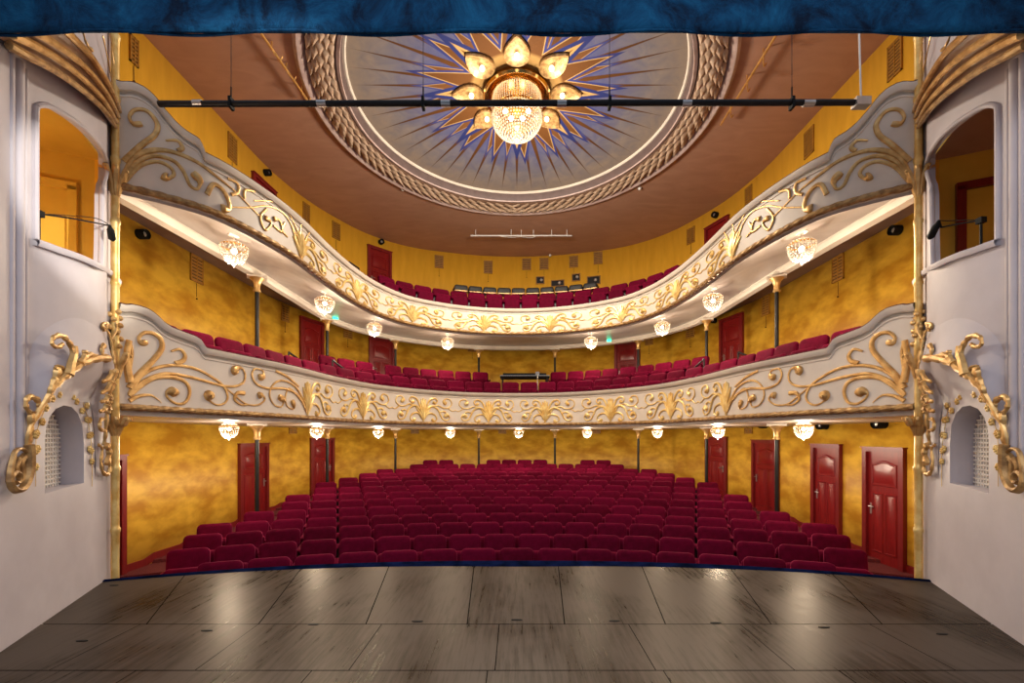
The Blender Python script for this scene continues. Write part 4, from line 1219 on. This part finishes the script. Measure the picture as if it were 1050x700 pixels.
    wp_stroke(fw, [(130,400),(150,340),(180,270),(215,230),(250,215),(285,260),(310,330),(322,400)], .8, .8, None, off=.006, sc=3.5, org=(0, 330), flat=True)
    fw.build('flower_garland', M['gold_pale'], hd, mirror=mir)

    # ribbed corbel fan of the box above
    fan = empty('corbel_fan', 'fan of gilded ribs sweeping up over the %s stage box' % side, 'moulding')
    R = [[((9,46),.20),((28,57),.24),((52,70),.26),((76,86),.24),((98,104),.18),((113,121),.10),((122,140),.04),((124.5,165),.01)],
         [((12,35),.26),((35,46),.29),((60,61),.29),((83,79),.26),((103,99),.19),((115,117),.11),((122.5,134),.05),((124.8,156),.015)],
         [((24,26),.34),((47,39),.36),((71,55),.34),((92,74),.28),((108,94),.20),((118,112),.12),((123.8,128),.05),((125.3,147),.02)],
         [((48,12),.40),((72,36),.42),((90,54),.37),((104,74),.29),((114,92),.20),((121,108),.12),((124.5,122),.06),((126,140),.02)]]
    R3 = [[wp(q.x, q.y, q.z) for q in crom([Vector((p[0], p[1], o)) for p, o in r], 4)] for r in R]
    for r in R3: r[0]
    sk = MB(); wl = [wp(q.x, q.y, -.03) for q in crom([Vector((p[0] + (3 if i else 0), p[1] + 8 * (1 - i / 7))) for i, (p, o) in enumerate(R[0])], 4)]
    sk.grid([[w0 for w0 in wl], R3[0]])
    for a, b in zip(R3, R3[1:]): sk.grid([a, [x.lerp(y, .35) - BN3 * .05 for x, y in zip(a, b)], [x.lerp(y, .7) - BN3 * .05 for x, y in zip(a, b)], b])
    sk.grid([R3[-1], [p - BN3 * .5 + Vector((0, 0, .3)) for p in R3[-1]]])
    sk.build('fluted_underside', M['fan_shade'], fan, mirror=mir, ang=50)
    for i, r in enumerate(R3): MB().tube(r, [lerp(.032, .016, k / (len(r) - 1)) for k in range(len(r))], 8).build('rib', M['gold_dull' if i == 0 else 'gold'], fan, mirror=mir)
    sg = MB()
    for pts, w0, w1 in (([(105,36),(112,70),(119,116)],1.6,2.4), ([(112,28),(117,70),(122,112)],1.4,2.2), ([(84,30),(88,44),(94,52)],2,4.5), ([(66,28),(76,40),(84,58)],3,3.5)): wp_stroke(sg, pts, w0, w1, None, off=.30 if pts[0][0] < 100 else .05)
    sg.build('gilded_sprig', M['gold'], fan, mirror=mir)

    # gilded bamboo-like column at the proscenium corner
    gc = empty('gilded_column', 'tall thin gilded column at the %s proscenium corner' % side, 'column', (S * -4.56, 4.93, -.80))
    sg_ = MB(); prof = []
    zz = 0
    while zz < 6.8:
        prof += [(.036, zz), (.034, zz + .28), (.038, zz + .60), (.046, zz + .62), (.046, zz + .65), (.036, zz + .67)]; zz += .70
    sg_.lathe(prof, n=14); sg_.build('shaft', M['gold_pale'], gc)
    lf = MB()
    for (z, n_, sz) in ((5.42, 8, .30), (2.62, 8, .22), (3.35, 6, .30)):
        for j in range(n_):
            a = 2 * PI * j / n_; d = Vector((math.cos(a), math.sin(a), 0))
            pts = [d * .03 + Vector((0, 0, z - sz)), d * .055 + Vector((0, 0, z - sz * .5)), d * .075 + Vector((0, 0, z - .1)), d * .12 + Vector((0, 0, z)), d * .14 + Vector((0, 0, z - .04))]
            Q = crom(pts, 3); ws = [.02 + .05 * math.sin(PI * i / (len(Q) - 1)) for i in range(len(Q))]
            lf.stroke(Q, ws, [d] * len(Q), .4, 6)
    lf.build('leaf_capital', M['gold'], gc)
    bd = MB()
    for i in range(14):
        a = i * 2.4; bd.ball((.045 * math.cos(a), .045 * math.sin(a), 3.42 + i * .03), .03, 7, 5)
    bd.build('bud_cluster', M['gold'], gc)

# microphones on booms at the box parapets
def mic(side, pts, mp, lab):
    S = -1 if side == 'right' else 1
    base_ = wp(pts[0][0] if S == 1 else 1060 - pts[0][0], 240, -.08)
    r = empty('microphone', lab, 'microphone', (S * base_.x, base_.y, 0))
    o0 = Vector((S * base_.x, base_.y, 0))
    P = [wp(x if S == 1 else 1060 - x, y, -.05 + .05 * i) for i, (x, y) in enumerate(pts)]; P = [Vector((S * p.x, p.y, p.z)) for p in P]
    foot = Vector((P[0].x, P[0].y, P[0].z - .24))
    MB().tube([foot - o0, P[0] - o0], .010, 8).build('stand', M['black'], r)
    MB().box(P[0] - o0, (.05, .05, .05)).build('clamp', M['black'], r)
    MB().tube([p - o0 for p in P], .007, 8).build('boom', M['black'], r)
    a, b = [wp(x if S == 1 else 1060 - x, y, .10) for x, y in mp]; a = Vector((S * a.x, a.y, a.z)); b = Vector((S * b.x, b.y, b.z))
    MB().tube([a - o0, a.lerp(b, .15) - o0, a.lerp(b, .3) - o0, a.lerp(b, .85) - o0, b - o0], [.012, .018, .030, .032, .012], 12).build('capsule', M['black'], r)
    MB().tube([P[-1] - o0, a - o0], .008, 8).build('shock_mount', M['black'], r)
    MB().tube(crom([P[0] - o0, (P[0].lerp(P[-1], .4) - o0 + Vector((0, 0, .03))), P[0].lerp(P[-1], .8) - o0 + Vector((0, 0, .05)), a - o0], 4), .004, 6).build('cable', M['black'], r)
mic('left', [(40, 219), (75, 224), (111, 231)], [(112.5, 231), (115.5, 247)], 'black microphone on a boom at the left stage box')
mic('right', [(1006, 226), (985, 229), (965, 233)], [(963, 226), (953, 245)], 'black microphone on a short boom at the right stage box')

# ------------------------------------------------------------------ flown bar, curtain, ceiling rods
Zb = 4.8
bar = empty('lighting_bar', 'long black pipe hung across the proscenium on thin wires', 'bar', (0, Zb, hgt(105.5, Zb)))
z0 = bar.location.z
L_ = px(163, 106.5, Zb); R_ = px(890, 105, Zb); O_ = Vector(bar.location)
MB().tube([L_ - O_, R_ - O_], .032, 12).build('pipe', M['iron'], bar)
for x in (237, 434, 625, 812):
    p = px(x, 106, Zb) - O_
    MB().box(p, (.03, .075, .12)).tube([p, p + Vector((0, 0, .18))], .008, 6).build('clamp', M['black'], bar)
    MB().tube([p, p + Vector((0, 0, 1.6))], .0035, 6).build('wire', M['iron'], bar)
for x, w in ((203, .10), (330, .10), (457, .10), (576, .10), (704, .10), (829, .12)):
    p = px(x, 106, Zb) - O_; MB().lathe([(.036, -w / 2), (.036, w / 2)], n=12).build('joint_sleeve', M['steel'], bar, loc=p).rotation_euler = (0, PI / 2, 0)
p = px(883, 105.5, Zb) - O_
MB().box(p, (.16, .09, .09)).build('end_box', M['steel'], bar, smooth=False)
MB().tube([p, px(879, -30, Zb) - O_], .009, 8).build('supply_cable', M['white'], bar)

cu = MB(); Zc = 2.9; rows = []
nz = 26
for i in range(221):
    x = -3.62 + 7.24 * i / 220; row = []
    for j in range(nz):
        t = j / (nz - 1); z = hgt(34.2, Zc) + .002 * math.sin(x * 1.7) + t * 1.5
        y = Zc + .018 * math.sin(x * 5.1 + 1.3 * math.sin(z * 3)) + .012 * math.sin(x * 11 + z * 5) + .012 * math.sin((z - 4.28) * 7) * math.cos(x * 1.1)
        row.append((x, Zc + (y - Zc) * (.02 + .98 * min(1, t * 1.4)), z))
    rows.append(row)
cuo = cu.grid(rows)
cr = empty('stage_curtain', 'blue velvet border curtain hanging across the top of the stage opening', 'curtain', (0, 0, 0))
co_ = cu.build('curtain_cloth', M['curtain'], cr); sdm = co_.modifiers.new('t', 'SOLIDIFY'); sdm.thickness = .015
hm = MB(); hm.tube([(-3.62 + 7.24 * i / 120, Zc + .018 * math.sin((-3.62 + 7.24 * i / 120) * 5.1), hgt(33.6, Zc)) for i in range(121)], .009, 8).build('hem', M['curtain'], cr)
for (a, b, lab) in (((262, 26), (319, 108), 'brass rod with hooks under the ceiling left of the medallion'), ((802, 26), (739, 128), 'brass rod with hooks under the ceiling right of the medallion')):
    h = 6.86; Za = h * F / (CY - a[1]); Z2 = h * F / (CY - b[1]); A3 = px(a[0], a[1], Za); B3 = px(b[0], b[1], Z2)
    r = empty('ceiling_rod', lab, 'rod', tuple(A3))
    MB().tube([Vector((0, 0, 0)), B3 - A3], .022, 8).build('rod', M['pipe_orange'], r)
    for t in (.25, .5, .8):
        q = (B3 - A3) * t; MB().tube(crom([q + Vector((0, 0, .13)), q, q + Vector((.03, .05, -.06)), q + Vector((.08, .12, -.09)), q + Vector((.12, .12, -.03))], 3), .013, 6).build('hook', M['pipe_orange'], r)
h = 6.80; Zr = h * F / (CY - 241.5); r = empty('ceiling_bar', 'thin pale bar under the rear of the ceiling behind the medallion', 'bar', (px(534.5, 241.5, Zr).x, Zr, EYE + h))
w = 104 * Zr / F
MB().tube([(-w / 2, 0, 0), (w / 2, 0, 0)], .022, 8).build('rail', M['white'], r)
for t in (-.45, -.1, .0, .12, .3, .45): MB().tube([(t * w, 0, .2), (t * w, 0, -.03)], .012, 6).build('hanger', M['white'], r)
MB().tube(crom([(-.25 * w, 0, 0), (-.1 * w, 0, -.06), (0, 0, -.04), (.1 * w, 0, -.07), (.15 * w, 0, 0)], 3), .008, 6).build('cable', M['white'], r)
for (x, y, lab) in ((413, 194.5, 'small white ceiling sensor left below the medallion rim'), (656, 193.5, 'small white ceiling sensor right below the medallion rim'), (564, 262, 'small white fitting on the ceiling edge above the rear wall')):
    Z = 6.97 * F / (CY - y); p = px(x, y, Z); o = MB().lathe([(.05, .04), (.05, 0), (.03, -.03), (.002, -.035)], n=14, cap=False).build('ceiling_sensor', M['white'], loc=tuple(p)); tag(o, lab, 'sensor')

# ------------------------------------------------------------------ lights
def point(loc, e, col, r=.05, name='lamp_light'):
    l = bpy.data.lights.new(name, 'POINT'); l.energy = e; l.color = col; l.shadow_soft_size = r
    o = bpy.data.objects.new(name, l); COL.objects.link(o); o.location = loc; return o
WARM = (1, .83, .62)
for t, loc in LIGHTS:
    point((loc[0], loc[1], loc[2] - (.28 if t == 'u' else .20)), 82 if t == 'u' else 70, WARM, .08)
point((0, 9.35, EYE + 5.3), 880, (1, .87, .70), .35)
for k in range(8):
    a = k * PI / 4 + PI / 2; point((1.02 * math.cos(a), 9.35 + 1.02 * math.sin(a), EYE + 7.10), .3, WARM, .05)
q = base(.55, -.8); point((q.x, q.y, EYE + 1.3), 34, (1, .90, .72), .05)  # added light hidden below the left box parapet to brighten the room
spl = bpy.data.lights.new('stage_spot', 'SPOT'); spl.energy = 2600; spl.color = (1, .95, .85); spl.spot_size = math.radians(12); spl.spot_blend = .5; spl.shadow_soft_size = .03
spo = bpy.data.objects.new('stage_spot', spl); COL.objects.link(spo); spo.location = (2.5, .5, EYE + 3.0); spo.rotation_euler = (Vector((-5.15, 4.75, EYE + 1.85)) - Vector(spo.location)).to_track_quat('-Z', 'Y').to_euler()
q = base(.9, -1.2); point((-q.x, q.y, EYE + 1.6), 1.5, (1, .6, .35), .05)
def area(loc, rot, size, e, col, sy=None):
    l = bpy.data.lights.new('fill_light', 'AREA'); l.energy = e; l.color = col; l.size = size
    if sy: l.shape = 'RECTANGLE'; l.size_y = sy
    o = bpy.data.objects.new('fill_light', l); COL.objects.link(o); o.location = loc; o.rotation_euler = rot; return o
area((0, -1.5, 5.6), (math.radians(52), 0, 0), 6, 260, (.95, .93, .96), 2.5)     # unseen fill light added high behind the camera

wd = bpy.data.worlds.new('World'); bpy.context.scene.world = wd; wd.use_nodes = True
wd.node_tree.nodes['Background'].inputs[0].default_value = (.70, .80, 1, 1); wd.node_tree.nodes['Background'].inputs[1].default_value = .55

cam = bpy.data.cameras.new('camera'); cam.sensor_width = 36; cam.lens = F * 36 / 1050
cam.shift_x = -(CX - 525) / 1050; cam.shift_y = (CY - 350) / 1050; cam.clip_end = 200
c = bpy.data.objects.new('camera', cam); COL.objects.link(c); c.location = (0, 0, EYE); c.rotation_euler = (PI / 2, 0, 0)
S = bpy.context.scene; S.camera = c
S.view_settings.view_transform = 'Standard'; S.view_settings.look = 'None'; S.view_settings.gamma = 1
S.view_settings.use_curve_mapping = False; S.view_settings.exposure = 0.0
for o in bpy.data.objects:
    if '_used' in o.keys(): del o['_used']
